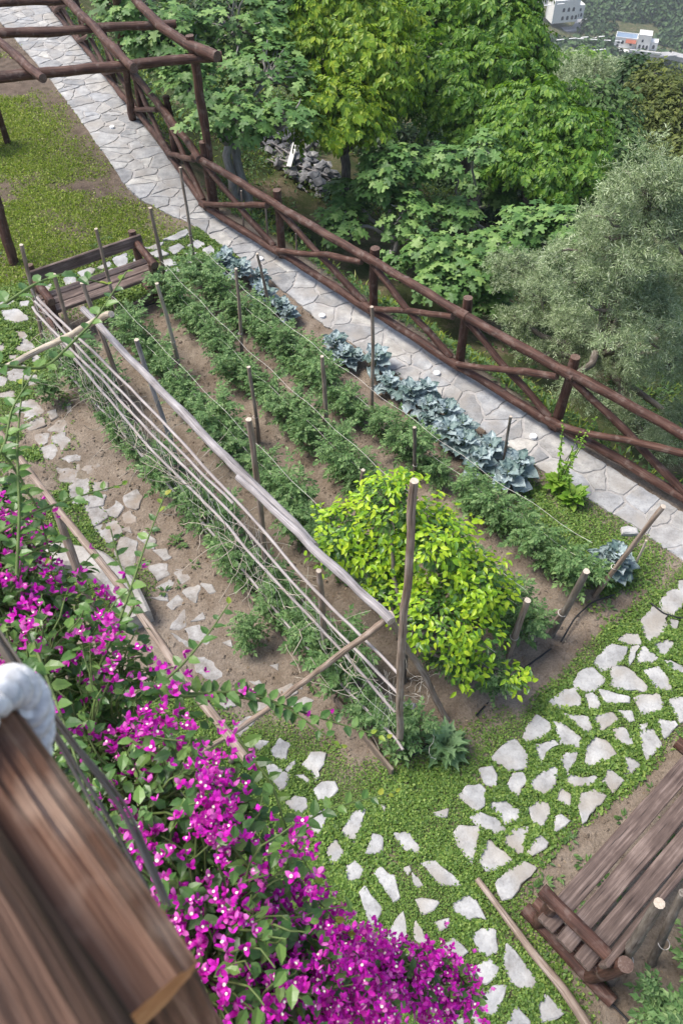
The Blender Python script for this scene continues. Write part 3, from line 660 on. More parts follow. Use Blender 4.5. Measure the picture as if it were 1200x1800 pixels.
# dry litter and clods on bare earth
mb = MB()
x = rng.uniform(-8, 4, 9000); y = rng.uniform(.5, 20, 9000); k = ~carpet(x, y) & (sdist(x, y) < -.2) & (cover(x, y) < .5); x, y = x[k], y[k]
scatter(mb, T_quad(.35, .1, .1), np.column_stack([x, y, zfine(x, y)+.006]), unit(rdir(len(x))*.5+[0, 0, 1]), rdir(len(x)), rng.uniform(.012, .04, len(x)))
tag(mb.build('dry_leaf_litter', M['dry']), 'dry brown leaf scraps scattered over the bare earth', 'leaf litter', kind='stuff')
def clods(n, lo, hi, ok, r0, r1):
    mb = MB(); x = rng.uniform(lo[0], hi[0], n); y = rng.uniform(lo[1], hi[1], n); k = ok(x, y); x, y = x[k], y[k]
    o = np.array([(1, 0, 0), (-1, 0, 0), (0, 1, 0), (0, -1, 0), (0, 0, 1), (0, 0, -1)], float)*[1, .8, .6]
    f = np.array([(0, 2, 4), (2, 1, 4), (1, 3, 4), (3, 0, 4), (2, 0, 5), (1, 2, 5), (3, 1, 5), (0, 3, 5)])
    k = len(x); sc = r0+(r1-r0)*rng.random(k)**3; a = rng.uniform(0, 2*pi, k)
    V = o[None]*sc[:, None, None]*rng.uniform(.6, 1.4, (k, 6, 1)); c, s = np.cos(a)[:, None], np.sin(a)[:, None]
    V = np.stack([V[..., 0]*c-V[..., 1]*s, V[..., 0]*s+V[..., 1]*c, V[..., 2]], -1)+np.column_stack([x, y, zfine(x, y)+sc*.25])[:, None]
    mb.add(V.reshape(-1, 3), (f[None]+(np.arange(k)*6)[:, None, None]).reshape(-1, 3), 0, smooth=False); return mb
mb = clods(26000, (-5.5, .4), (4, 11), lambda x, y: ~carpet(x, y) & (sdist(x, y) < -.2) & (cover(x, y) < .35) & ~onstone(x, y), .004, .028)
tag(mb.build('soil_clods', M['earth']), 'small clods and pebbles of pale brown soil in the vegetable bed', 'soil clods', kind='stuff')
#PART2
# ================================================================== log fence along the path
LOGM = [M['log_red'], M['log_end']]
def sdir(a, b): v = np.asarray(b, float)-np.asarray(a, float); return v/nrm(v)
FP = [G(*p)[:2] for p in [(1215, 890), (975, 752), (805, 648), (655, 552), (497, 452), (373, 372)]]
ex = FP[0]+(FP[0]-FP[1]); FP = [ex]+FP
# further posts follow the outer edge of the path up the hill
So = SO+unit(np.column_stack([np.gradient(SO[:, 1]), -np.gradient(SO[:, 0])]))*(-.0)
q = np.argmin(nrm(SO-FP[-1], axis=1)); step = 1.75
last = FP[-1]
for r in range(q, 0, -1):
    if nrm(SO[r]-last) > step and SO[r, 1] > last[1] and SO[r, 1] < 25:
        last = SO[r]; FP.append(SO[r]+np.array([.08, .06]))
FP = np.array(FP)
fence = empty('log_fence', (*FP[2], 0), 0, 'long rustic fence of dark reddish logs with crossed braces edging the stone path', 'fence')
def rel(o, root):
    """parent keeping world coordinates baked in the mesh"""
    o.parent = root; o.matrix_parent_inverse = root.matrix_world.inverted() if False else Matrix.Translation(-Vector(root.location)); return o
def part(mb, name, mats, root): return rel(mb.build(name, mats), root)
inw = []
for k, p in enumerate(FP):
    a = FP[max(k-1, 0)]; b_ = FP[min(k+1, len(FP)-1)]; d = sdir(a, b_); n = np.array([d[1], -d[0]])
    q = SI[np.argmin(nrm(SI-p, axis=1))]
    if n@(q-p) < 0: n = -n
    inw.append(n)
inw = np.array(inw)
for k, p in enumerate(FP):
    mb = MB(); tall = .22 if k == 6 else 0
    log(mb, (*p, -.5), (p[0]+rng.normal(0, .015), p[1]+rng.normal(0, .015), 1.10+tall*.3+rng.normal(0, .02)), .068, .06, .006, 12, capmat=1)
    part(mb, 'post', LOGM, fence)
for k in range(len(FP)-1):
    a, b_ = FP[k], FP[k+1]; na, nb = inw[k]*.115, inw[k+1]*.115
    zj = rng.normal(0, .015)
    d = sdir(a, b_)*.10
    mb = MB(); log(mb, (*(a+na-d), .95), (*(b_+nb+d), .95+zj), .062, .056, .014, 12, capmat=1); part(mb, 'top_rail', LOGM, fence)
    mb = MB(); log(mb, (*(a+na-d), .16), (*(b_+nb+d), .17+zj), .06, .055, .012, 12, capmat=1); part(mb, 'bottom_rail', LOGM, fence)
    m1 = inw[k]*.03; m2 = inw[k+1]*.03
    # the two braces cross between every pair of posts, one in front of the other
    mb = MB(); log(mb, (*(a+na*.85+d*.7), .20), (*(b_+nb*.85-d*.5), .90), .048, .044, .016, 10, capmat=1); part(mb, 'brace', LOGM, fence)
    mb = MB(); log(mb, (*(a+na*1.35+d*.8), .88), (*(b_+nb*1.35-d*.8), .22), .046, .042, .018, 10, capmat=1); part(mb, 'brace', LOGM, fence)

# ================================================================== pergola over the lawn
perg = empty('log_pergola', (*G(378, 372)[:2], 0), 0, 'open pergola of dark logs standing over the path and lawn', 'pergola')
def plog(name, a, b_, r0, r1, wob=.014, n=12):
    mb = MB(); log(mb, a, b_, r0, r1, wob, n, capmat=1, rough=.16); return part(mb, name, [M['log_red'], M['log_end']], perg)
pb = G(379, 372); plog('post', (pb[0], pb[1], -.3), (pb[0]-.02, pb[1], 2.62), .075, .065)
Z1 = 2.38
b1r = U(385, 101, 1); V_ = ray(385, 101)
Pz = lambda px, py, z: G(px, py, z)
pl = G(24, 468); plog('post', (pl[0], pl[1], -.3), Pz(-60, 150, Z1-.06), .085, .075)
plog('beam', Pz(-110, 148, Z1), Pz(390, 99, Z1), .075, .066)
plog('beam', Pz(-130, 66, Z1), Pz(310, 42, Z1), .072, .058)
plog('beam', Pz(-150, 12, Z1), Pz(130, 0, Z1), .072, .06)
Z2 = Z1+.13
for p, q_ in [((-150, -60), (76, 138)), ((60, -55), (236, 120))]:
    plog('rafter', Pz(*p, Z2), Pz(*q_, Z2), .066, .06)
mb = MB(); pts = np.array([Pz(190, -70, Z2+.1), Pz(245, 8, Z2+.06), Pz(285, 48, Z2+.03), Pz(330, 78, Z2), Pz(382, 100, Z2-.01)]); pts = resample(pts, 24)
tube(mb, pts, np.linspace(.066, .072, 24), 12, 0, True, 1, .16); part(mb, 'rafter', LOGM, perg)
pc = Pz(205, -10, Z1); gb = np.array([pc[0], pc[1]]); gq = SO[np.argmin(nrm(SO-gb, axis=1))]
p3 = G(232, 205); plog('post', (p3[0], p3[1], -.3), Pz(203, -12, Z1), .072, .065)

# log seat at the edge of the lawn
seat = empty('log_garden_chair', G(6, 250), 0, 'reddish log garden chair cut by the left edge of the lawn', 'chair')
def seatpart(name, a, b_, r): mb = MB(); log(mb, a, b_, r, r, .004, 12, capmat=1); part(mb, name, [M['log_red'], M['log_end']], seat)
s0 = G(14, 250)
seatpart('post', s0+[0, 0, -.05], s0+[0, 0, .95], .06); seatpart('leg', s0+[-.12, -.42, -.05], s0+[-.12, -.42, .45], .06)
seatpart('leg', s0+[-1.1, -.3, -.05], s0+[-1.1, -.3, .45], .06); seatpart('post', s0+[-1.0, .1, -.05], s0+[-1.0, .1, .95], .06)
seatpart('arm', s0+[.0, .1, .62], s0+[-.12, -.5, .62], .05); seatpart('back_rail', s0+[.05, .0, .85], s0+[-1.05, .1, .85], .05)
mb = MB()
for k in range(3): box(mb, s0+np.array([-.55, -.08-.15*k, .44]), (1.05, .13, .04), jit=.004)
part(mb, 'seat', M['plank'], seat)

# ================================================================== plank benches
def bench(name, org, rz, L, label):
    """x along the bench, back on the +y side"""
    r = empty(name, org, rz, label, 'bench')
    PL, LG = [M['plank'], M['log_end']], [M['log_red'], M['log_end']]
    ws = (.15, .145, .135); y = -.24
    for w in ws:
        mb = MB(); box(mb, (rng.normal(0, .01), y+w/2, .43), (L, w, .055), jit=.007, bev=.008); mb.build('seat_plank', PL, r); y += w+.022
    for s in (-1, 1):
        x = s*(L/2-.10)
        mb = MB(); log(mb, (x, -.22, -.06), (x, -.22, .64), .062, .058, .004, 12, capmat=1); mb.build('leg', LG, r)
        mb = MB(); log(mb, (x, .27, -.06), (x, .35, .84), .06, .056, .004, 12, capmat=1); mb.build('back_post', LG, r)
        mb = MB(); log(mb, (x, -.33, .355), (x, .30, .355), .05, .05, .004, 10, capmat=1); mb.build('bearer', LG, r)
        mb = MB(); log(mb, (x, -.34, .665), (x, .36, .70), .058, .052, .005, 12, capmat=1); mb.build('armrest', LG, r)
        mb = MB(); log(mb, (x, -.36, .03), (x, .50, .03), .06, .06, .004, 12, capmat=1); mb.build('foot_log', LG, r)
    mb = MB(); ca, sa = cos(.12), sin(.12); ax = np.array([(1, 0, 0), (0, ca, -sa), (0, sa, ca)])
    box(mb, (0, .265, .72), (L-.02, .045, .16), ax, jit=.006, bev=.01); mb.build('back_plank', PL, r)
    return r
# far bench
a = G(100, 600); b_ = G(293, 528)
a = np.array([*a[:2], 0]); b_ = np.array([*b_[:2], 0]); d = b_-a
mid = (a+b_)/2; nb = np.array([-d[1], d[0], 0])/nrm(d)
bench('plank_bench', mid+nb*.24, math.atan2(d[1], d[0]), nrm(d)+.02, 'dark plank bench with backrest at the far end of the vegetable bed')
# near bench
h_ = .45
c0 = G(945, 1612, h_); c1 = G(1200, 1328, h_); d = (c1-c0); d[2] = 0; L = 2.3; d /= nrm(d); nb = np.array([d[1], -d[0], 0])
rz = math.atan2(d[1], d[0])
cen = np.array([c0[0], c0[1], 0])+d*(L/2)+nb*.24
bench('plank_bench', cen, rz+pi, L, 'wide weathered plank bench in the near right corner beside stepping stones')

# ================================================================== trellis of canes and poles on the left row
TB0 = G(100, 640)[:2]; TB1 = G(698, 1325)[:2]; td = sdir(TB0, TB1); tn = np.array([td[1], -td[0], 0]); tp0 = np.array([*TB0, 0])
TP = lambda px, py, off=0: onplane(px, py, tp0+tn*off, tn)
trel = empty('bean_trellis', (*((TB0+TB1)/2), 0), 0, 'long trellis of weathered poles, canes and string net over the outer tomato row', 'trellis')
def tpart(name, pts, r0, r1, mats, wob=.006, n=16, rough=.14):
    mb = MB(); pts = [np.asarray(p, float) for p in pts]
    if len(pts) == 2: log(mb, pts[0], pts[1], r0, r1, wob, n, capmat=1, rough=rough, groove=.12 if mats is GP or mats is BP else 0)
    else:
        q = resample(np.array(pts), 14*(len(pts)-1)+1)
        for _ in range(4): q[1:-1] = (q[:-2]+2*q[1:-1]+q[2:])/4
        tq = np.linspace(0, 6, len(q)); oo = rng.random()*50; q[1:-1] += np.column_stack([fbm(tq*1.5+oo, tq*0+a_*9, 3)-.5 for a_ in range(3)])[1:-1]*(.028 if r1 > .02 else .045)
        tube(mb, q, np.linspace(r0, r1, len(q)), n, 0, True, 1, rough, .10 if mats is GP or mats is BP else 0)
    part(mb, name, mats, trel)
GP = [M['grey_pole'], M['cut_end']]; BP = [M['brown_pole'], M['cut_end']]; CN = [M['cane'], M['cut_end']]; PP = [M['pale_pole'], M['cut_end']]
tpart('top_pole', [TP(146, 543), TP(330, 735), TP(552, 962)], .034, .05, GP, rough=.2)
tpart('top_pole', [TP(418, 838, .07), TP(555, 968, .05), TP(688, 1092, .0)], .03, .04, GP, rough=.2)
for tops, base in [((38, 430), (75, 600)), ((95, 482), (152, 690)), ((145, 497), (235, 735)), ((240, 597), (316, 822)), ((437, 737), (472, 1035)), ((560, 1003), (578, 1180))]:
    g = G(*base)
    tpart('stake', [g-[0, 0, .15], onplane(*tops, g, np.array([0.2, 1, 0]))], .03, .026, BP if tops[0] != 240 else GP, .006)
ge = G(702, 1328)
top = onplane(728, 845, ge, np.array([0.1, 1, 0]))
tpart('end_post', [ge-[0, 0, .2], ge+(top-ge)*.5+np.array([-.03, 0, 0]), top], .034, .026, BP, rough=.15)
tpart('end_brace', [G(790, 1265)-[0, 0, .08], G(745, 1185, .55), G(705, 1125, 1.15), TP(672, 1090)+np.array([.05, .05, 0])], .028, .03, BP)
for ln in [[(66, 523), (230, 680), (405, 868), (560, 1045), (700, 1185)], [(58, 540), (240, 735), (402, 895), (545, 1060), (702, 1222)], [(74, 560), (250, 775), (400, 928), (550, 1090), (694, 1252)], [(108, 640), (250, 800), (398, 968), (540, 1135), (708, 1318)], [(62, 530), (250, 725), (292, 728)][:2]+[(410, 885)]]:
    pts = [TP(*p, .05+.02*rng.random()) for p in ln]
    tpart('cane', pts, .016, .013, CN, n=7, rough=.1)
# leaning prop across the trellis, resting on the low rail
tpart('cross_pole', [TP(682, 1094)+np.array([.02, .03, .05]), G(530, 1205, .75), G(420, 1280, .3), G(322, 1345, .03)], .03, .024, BP)
tpart('cross_pole', [G(-30, 668, 1.15), G(90, 605, 1.25), TP(196, 552, .05)], .036, .03, PP)
# string net
def strings(name, lines, root, r=.0016):
    mb = MB()
    for q in lines:
        q = np.asarray(q)
        tube(mb, q, r, 3, 0, False)
    return part(mb, name, M['twine'], root)
def tz(s, z, off=.06): p = TB0+td*s; return np.array([p[0], p[1], z])+tn*off
LT = nrm(TB1-TB0); ln = []
for s in np.arange(.1, LT, .11):
    z1 = 1.35+.1*sin(s*3); w = rng.normal(0, .03, 6)
    q = np.array([tz(s+.25*sin(s*7)*k/5+w[k], .15+(z1-.15)*k/5, .05+.03*sin(s*5+k)) for k in range(6)]); ln.append(q)
for z in (.35, .6, .85, 1.1):
    q = np.array([tz(s, z+.05*sin(s*9+z*20), .05+.03*sin(s*11+z*9)) for s in np.arange(0, LT, .12)]); ln.append(q)
strings('string_net', ln, trel)
# dry bean vines tangled in the net
ln = []
for k in range(130):
    s = rng.uniform(.3, LT-.3); p = tz(s, rng.uniform(.2, 1.0), .05); q = [p]
    dv = rng.normal(size=3)*.5+[0, 0, .5]
    for _ in range(7): dv = dv+rng.normal(size=3)*.5; p = p+dv/nrm(dv)*.09; q.append(p)
    ln.append(q)
mb = MB()
for q in ln: tube(mb, np.array(q), .0035, 4, 0, False)
part(mb, 'dry_vine', M['pale_pole'], trel)
# wire mesh crumpled at the end post
ln = []
for k in range(16):
    p = G(700+rng.uniform(-5, 60), 1180+rng.uniform(0, 120), rng.uniform(.05, .5)); q = [p]; dv = rng.normal(size=3)
    for _ in range(9): dv = dv*.7+rng.normal(size=3)*.5; p = p+unit(dv)*.05; p[2] = max(p[2], .03); q.append(p)
    ln.append(q)
tag(strings('wire_scrap', ln, trel, .0018), kind='stuff')

# low rail of a weathered pole on a forked post
rail = empty('pole_handrail', G(160, 1072), 0, 'low handrail of one cracked grey pole on a bent post behind the bougainvillea', 'handrail')
zt = 1.12
mb = MB(); pts = resample(np.array([G(-60, 690, zt), G(5, 765, zt), G(100, 893, zt), G(220, 1040, zt-.1), G(330, 1200, zt-.22), G(438, 1338, zt-.32)]), 50)
for _ in range(6): pts[1:-1] = (pts[:-2]+2*pts[1:-1]+pts[2:])/4
tube(mb, pts, np.linspace(.032, .042, 50), 20, 0, True, 1, .25, .14); part(mb, 'rail', BP, rail)
mb = MB(); q = resample(np.array([G(160, 1072)-[0, 0, .1], G(150, 1040, .25), G(118, 950, .75), G(100, 897, zt-.05)]), 20); tube(mb, q, np.linspace(.045, .04, 20), 10, 0, True, 1, .15); part(mb, 'post', BP, rail)
mb = MB(); e = G(438, 1338, zt-.36); log(mb, e+[-.25, .3, -.75], e+[-.1, .12, .02], .03, .028, .004, 9, capmat=1); part(mb, 'post', BP, rail)

# ================================================================== free standing stakes in the bed
def stake(base, topz=None, top=None, r=.022, mats=BP, label='', tieat=None):
    g = G(*base); n = np.array([g[0]-CP[0], g[1]-CP[1], 0]); n /= nrm(n)
    tp = onplane(*top, g, n)
    o = empty('garden_stake', (g[0], g[1], 0), 0, label, 'stake', 'wooden stakes in the vegetable bed')
    mb = MB(); log(mb, g+[0, 0, -.2]-(tp-g)*.05, tp, r*1.1, r*.9, .006, 9, capmat=1, rough=.15); part(mb, 'shaft', mats, o)
    if tieat:
        p = g+(tp-g)*tieat; th = np.linspace(0, 4*pi, 26)
        mb = MB(); tube(mb, p+np.column_stack([np.cos(th), np.sin(th), th*0.003])*(r*1.2), .003, 4, 0, False); part(mb, 'tie', M['twine'], o)
    return o
P2 = [M['brown_pole'], M['cut_end']]; P3 = [M['bark'], M['cut_end']]
for bse, tp, r, mt, lb in [
    ((215, 585), (169, 402), .024, P2, 'tall grey stake in front of the far plank bench'),
    ((296, 520), (264, 365), .026, P2, 'grey brown stake touching the right post of the far bench'),
    ((343, 470), (317, 294), .023, P2, 'stake at the bed corner beside the bend of the stone path'),
    ((318, 650), (276, 498), .026, [M['pale_pole'], M['cut_end']], 'peeling orange brown stake in the row next to the trellis'),
    ((426, 640), (415, 472), .022, P2, 'pale slim stake in the middle of the second row from the path'),
    ((480, 560), (452, 446), .02, P2, 'slim stake nearest the path beside the farthest blue cabbages'),
    ((455, 775), (437, 645), .024, P2, 'short brown stake with white cut top between two middle rows'),
    ((573, 770), (566, 626), .026, P2, 'thick pale stake standing alone mid bed left of the tallest stake'),
    ((656, 745), (653, 539), .023, P2, 'tall straight stake in the path side row beside the broccoli'),
    ((730, 850), (728, 751), .022, P3, 'dark stake rising behind the lemon tree'),
    ((632, 915), (638, 826), .025, P2, 'short stake at the far left edge of the lemon tree'),
    ((884, 825), (897, 732), .018, P3, 'thin dark crooked stick between broccoli and the stone path'),
    ((1040, 1045), (1165, 890), .026, P2, 'long stake leaning to the right over the stone path'),
    ((968, 1112), (1030, 1004), .036, P3, 'thick bark covered stake with white sawn top right of the lemon tree'),
    ((892, 1150), (927, 1055), .034, P2, 'stout sawn stake at the right edge of the lemon tree'),
    ((852, 1212), (872, 1185), .034, P3, 'short dark stump below the lowest lemon branch'),
    ((1112, 1000), (1135, 950), .014, [M['pale_pole'], M['cut_end']], 'thin yellowish stick beside the big blue cabbage'),
    ((1075, 1730), (1158, 1588), .04, P3, 'knobbly bark stake with fresh sawn top behind the near bench'),
    ((1150, 1700), (1200, 1570), .035, [M['bark'], M['bark']], 'dark stake at the right edge behind the near bench')]:
    stake(bse, None, tp, r, mt, lb, .35 if r > .021 else None)

# strings tied along the rows
for k, R in enumerate(ROWS[1:]):
    ln = []
    for z in (.45, .75):
        q = resample(np.column_stack([R, np.full(len(R), z)]), 40); q[:, 2] += .02*np.sin(np.arange(40)*1.3); ln.append(q)
    o = empty('tying_string', (*R[0], 0), 0, 'pale string stretched along the ' + ['tomato row next to the trellis', 'middle tomato row', 'tomato row beside the broccoli'][k], 'string', 'strings along the tomato rows')
    strings('twine', ln, o, .002)

# edging boards and log
def edging(name, pts, w, h, label, mats, cat='board'):
    mb = MB(); pts = [np.array(G(*p)) for p in pts]
    for a, b_ in zip(pts[:-1], pts[1:]):
        d = b_-a; L = nrm(d); x = d/L; y = np.array([-x[1], x[0], 0]); box(mb, (a+b_)/2+[0, 0, h*.3], (L-.01, w, h), np.array([x, y, [0, 0, 1]]), jit=.008, bev=.005)
    return tag(mb.build(name, mats), label, cat)
edging('edging_board', [(104, 645), (205, 762), (330, 915), (450, 1067), (590, 1235), (690, 1362)], .03, .14, 'long low grey edging board between the trellis row and bare earth', M['board'])
edging('edging_board', [(235, 545), (300, 508), (338, 487), (392, 462)], .04, .13, 'short edging board at the far end of the bed by the bench', M['board'])
mb = MB(); pts = [G(838, 1545, .05), G(880, 1600, .06), G(940, 1680, .07), G(990, 1740, .06), G(1050, 1830, .05)]; q = resample(np.array(pts), 40)
tube(mb, q, np.linspace(.025, .04, 40), 10, 0, True, 1, .15)
tag(mb.build('edging_log', BP), 'thin grey log lying on the ground beside the near bench end', 'log')

# drip hoses
def hose(pts, label, r=.009):
    mb = MB(); q = resample(np.array([G(*p, .02) for p in pts]), 30)
    for _ in range(4): q[1:-1] = (q[:-2]+2*q[1:-1]+q[2:])/4
    tube(mb, q, r, 7); tag(mb.build('irrigation_hose', M['hose']), label, 'hose', 'black irrigation hoses on the soil')
hose([(836, 1258), (880, 1210), (920, 1175), (968, 1140)], 'black drip hose on bare soil below the lemon tree')
hose([(985, 1128), (1010, 1085), (1040, 1058), (1080, 1045)], 'black drip hose on the soil between the two leaning stakes')
hose([(1143, 1060), (1165, 1078), (1188, 1085), (1215, 1090)], 'short black hose among stepping stones at the right edge')
hose([(700, 1335), (730, 1325), (752, 1308), (770, 1300)], 'black hose curling round the foot of the trellis end post')
hose([(172, 565), (215, 555), (250, 540), (280, 530)], 'black hose lying in front of the far bench')
hose([(103, 985), (140, 1025), (155, 1010), (162, 1008)], 'black hose end on the pale planter kerb', .012)
hose([(1020, 1705), (1060, 1750), (1100, 1790), (1130, 1830)], 'black hose on dark soil behind the near bench')

# round white lamp discs let into the path
for k, (px, py, w) in enumerate([(566, 557, 'nearest the broccoli patch centre'), (767, 658, 'opposite the third fence post'), (936, 769, 'nearest the bolted lettuce'), (198, 225, 'beside the lawn under the pergola'), (458, 457, 'at the bend of the path')]):
    g = G(px, py); mb = MB(); th = np.linspace(0, 2*pi, 20, endpoint=False)
    ring = lambda r, z: np.column_stack([g[0]+r*np.cos(th), g[1]+r*np.sin(th), np.full(20, z)])
    V = np.vstack([ring(.045, .0), ring(.045, .034), ring(.038, .038), ring(.016, .038), ring(.014, .034)])
    F = [(a*20+i, a*20+(i+1) % 20, a*20+20+(i+1) % 20, a*20+20+i) for a in range(4) for i in range(20)]+[tuple(80+i for i in range(20))]
    mb.add(V, F, 0, smooth=False)
    tag(mb.build('path_light', M['disc']), 'small white lamp disc in the stone path ' + w, 'path light', 'white lamp discs in the path')

# grey stone blocks by the end post
for k, (px, py, lb) in enumerate([((668), 1258, 'left grey stone block at the foot of the trellis end post'), (712, 1258, 'right grey stone block at the foot of the trellis end post')]):
    g = G(px, py); mb = MB(); stone(mb, g[:2]+np.array([(-.09, -.03), (.07, -.05), (.1, .04), (-.07, .06)]), 0, .2, 0, .006, .02, .05, .1)
    tag(mb.build('stone_block', M['rubble']), lb, 'stone')
# loose stone by the path
g = G(1105, 935); mb = MB(); stone(mb, g[:2]+np.array([(-.10, -.05), (.08, -.06), (.09, .03), (0, .07), (-.09, .04)]), 0, .05, 0, .008, .02, .05, .05)
tag(mb.build('loose_stone', M['flag']), 'single pale loose stone lying against the path edge near the big cabbage', 'stone')

# curved planter kerb under the bougainvillea
mb = MB(); pts = resample(np.array([G(60, 985)[:2], G(110, 988)[:2], G(175, 1000)[:2], G(225, 1045)[:2], G(250, 1100)[:2]]), 36)
for _ in range(5): pts[1:-1] = (pts[:-2]+2*pts[1:-1]+pts[2:])/4
d = unit(np.gradient(pts, axis=0)); nn = np.column_stack([d[:, 1], -d[:, 0]])
prof = [(-.13, -.1), (-.13, .17), (-.10, .20), (.10, .20), (.13, .17), (.13, -.1)]
V = np.concatenate([[(p[0]+n[0]*u, p[1]+n[1]*u, z+.015*vnoise(p[0]*9, p[1]*9+u*3)) for u, z in prof] for p, n in zip(pts, nn)])
F = [(a*6+k, a*6+k+1, a*6+7+k, a*6+6+k) for a in range(35) for k in range(5)]+[(0, 1, 2, 3, 4, 5), tuple(35*6+k for k in range(5, -1, -1))]
mb.add(V, F, 0, smooth=False); tag(mb.build('planter_kerb', M['concrete']), 'curved pale concrete planter kerb under the grey handrail', 'kerb', kind='thing')

# ================================================================== tomato rows
TT = [T_tomato(np.random.default_rng(50+k)) for k in range(5)]
def stems(mb, paths, r0, r1, n=5, mat=0):
    for q in paths: tube(mb, q, np.linspace(r0, r1, len(q)), n, mat, False)
def tomato_plant(seed, h=.78, rad=.33, leaves=62):
    global rng; keepr = rng; rng = np.random.default_rng(seed)
    r = empty('tomato_plant'); mb = MB(); sm = MB(); P = []; N = []; D = []; Sz = []
    for s in range(3):
        a = rng.uniform(0, 2*pi); lean = rng.uniform(.05, .22); k = 9; t = np.linspace(0, 1, k)
        q = np.column_stack([cos(a)*lean*t+.03*np.sin(t*9+s), sin(a)*lean*t+.03*np.cos(t*8+s), h*rng.uniform(.75, 1.05)*t])
        tube(sm, q, np.linspace(.007, .003, k), 5, 0, False)
        m = leaves//3
        for j in range(m):
            tt = rng.uniform(.08, 1)**.8; p = np.array([np.interp(tt, t, q[:, c]) for c in range(3)]); b = rng.uniform(0, 2*pi)
            d = np.array([cos(b), sin(b), .55*tt-.05+rng.normal(0, .2)]); P.append(p+d*.03); D.append(d); N.append(np.array([-d[0]*.4, -d[1]*.4, 1])+rng.normal(0, .3, 3)); Sz.append(rng.uniform(.17, .27)*(1.15-.4*tt)*rad/.33)
    scatter(mb, TT, np.array(P), np.array(N), np.array(D), np.array(Sz))
    sm.build('stem', M['stem'], r); mb.build('foliage', M['tomato'], r); rng = keepr
    return r
PROTO = [tomato_plant(100+k, .66+.05*(k % 4), .31+.02*(k % 3), 84) for k in range(7)]
used = [False]*7
RN = ['under the trellis from the far bench', 'of the row beside the trellis from the far bench', 'of the middle row from the far bench', 'of the row beside the broccoli from the path bend']
SKIP = {1: (), 2: ()}
for k, R in enumerate(ROWS):
    L = nrm(np.diff(R, axis=0), axis=1).sum(); n = min(32, int(L/.30))
    pts = resample(R, n)
    for j, p in enumerate(pts):
        v = int(rng.integers(0, 7)); o = PROTO[v]
        if used[v]: o = copy_tree(o)
        used[v] = True
        p = p+rng.normal(0, .04, 2); sc = rng.uniform(.72, 1.02)*(1.02 if k == 0 else 1)
        if k == 1 and j > n-7: sc *= .7
        o.location = (p[0], p[1], float(zfine(p[0], p[1]))); o.rotation_euler = (0, 0, rng.uniform(0, 6.28)); o.scale = (sc*.88, sc*.88, sc*.84)
        num = _ORD[j] if j < len(_ORD) else 'last'
        tag(o, num+' tomato plant '+RN[k], 'tomato plant', 'tomato plants in rows')
for j, (px, py, sc, lb) in enumerate([(1175, 1800, 1.0, 'tomato plant with yellow flowers in the bottom right corner'), (1215, 1700, .9, 'tomato plant at the right edge behind the near bench stake'), (95, 705, .55, 'small tomato seedling alone beside the left stepping stones'), (440, 1135, .6, 'tomato plant spilling over the edging board near the end post')]):
    o = copy_tree(PROTO[j]); g = G(px, py); o.location = (g[0], g[1], 0); o.scale = (sc,)*3; tag(o, lb, 'tomato plant', 'tomato plants outside the rows')
for v in range(7):
    if not used[v]:
        for ch in list(PROTO[v].children): bpy.data.objects.remove(ch)
        bpy.data.objects.remove(PROTO[v])

# ================================================================== broccoli, cabbage, lettuce, toothed plant
TBR = [T_brassica(np.random.default_rng(70+k)) for k in range(4)]
def brassica(name, seed, h, leaf, n):
    global rng; keepr = rng; rng = np.random.default_rng(seed)
    r = empty(name); sm = MB(); tube(sm, np.array([(0, 0, -.03), (.01, 0, h*.5), (0, .01, h)]), (.018, .016, .012), 7); sm.build('stalk', M['stem'], r)
    k = np.arange(n); a = k*2.4+rng.normal(0, .2, n); t = k/n
    D = np.column_stack([np.cos(a), np.sin(a), .1+1.3*t**1.5]); P = np.column_stack([np.cos(a)*.015, np.sin(a)*.015, h*(.25+.75*t)])
    N = np.column_stack([-np.cos(a)*(.2+t), -np.sin(a)*(.2+t), np.ones(n)])+rng.normal(0, .12, (n, 3))
    mb = MB(); scatter(mb, TBR, P, N, D, leaf*(1.1-.55*t)*rng.uniform(.85, 1.1, n)); mb.build('foliage', M['brassica'], r); rng = keepr; return r
bp = [brassica('broccoli_plant', 200+k, .32, .30, 15) for k in range(4)]
spots = [(404, 470), (424, 478), (446, 484), (466, 498), (486, 516), (474, 530), (505, 545), (528, 560), (602, 618), (622, 634), (648, 640), (672, 652), (690, 672), (716, 682), (732, 704), (752, 700), (770, 722), (792, 742), (766, 748), (806, 764), (838, 768), (826, 798), (856, 800), (880, 806), (900, 828), (864, 832), (920, 848)]
for j, p in enumerate(spots):
    o = bp[j] if j < 4 else copy_tree(bp[j % 4]); g = G(*p); sc = rng.uniform(.55, .95); o.location = (g[0]-.12+rng.normal(0, .06), g[1]-.10+rng.normal(0, .06), 0); o.rotation_euler = (0, 0, rng.uniform(0, 6)); o.scale = (sc,)*3
    tag(o, _ORD[j]+' blue green broccoli plant along the path, counted from the far end', 'broccoli', 'blue green broccoli plants beside the path')
cab = brassica('cabbage_plant', 240, .32, .21, 64); g = G(1068, 1008); cab.location = (g[0], g[1], 0); cab.scale = (1.15,)*3
tag(cab, 'big blue grey cabbage with ruffled leaves at the right end of the bed', 'cabbage')
TJ = [T_jag(np.random.default_rng(5))]
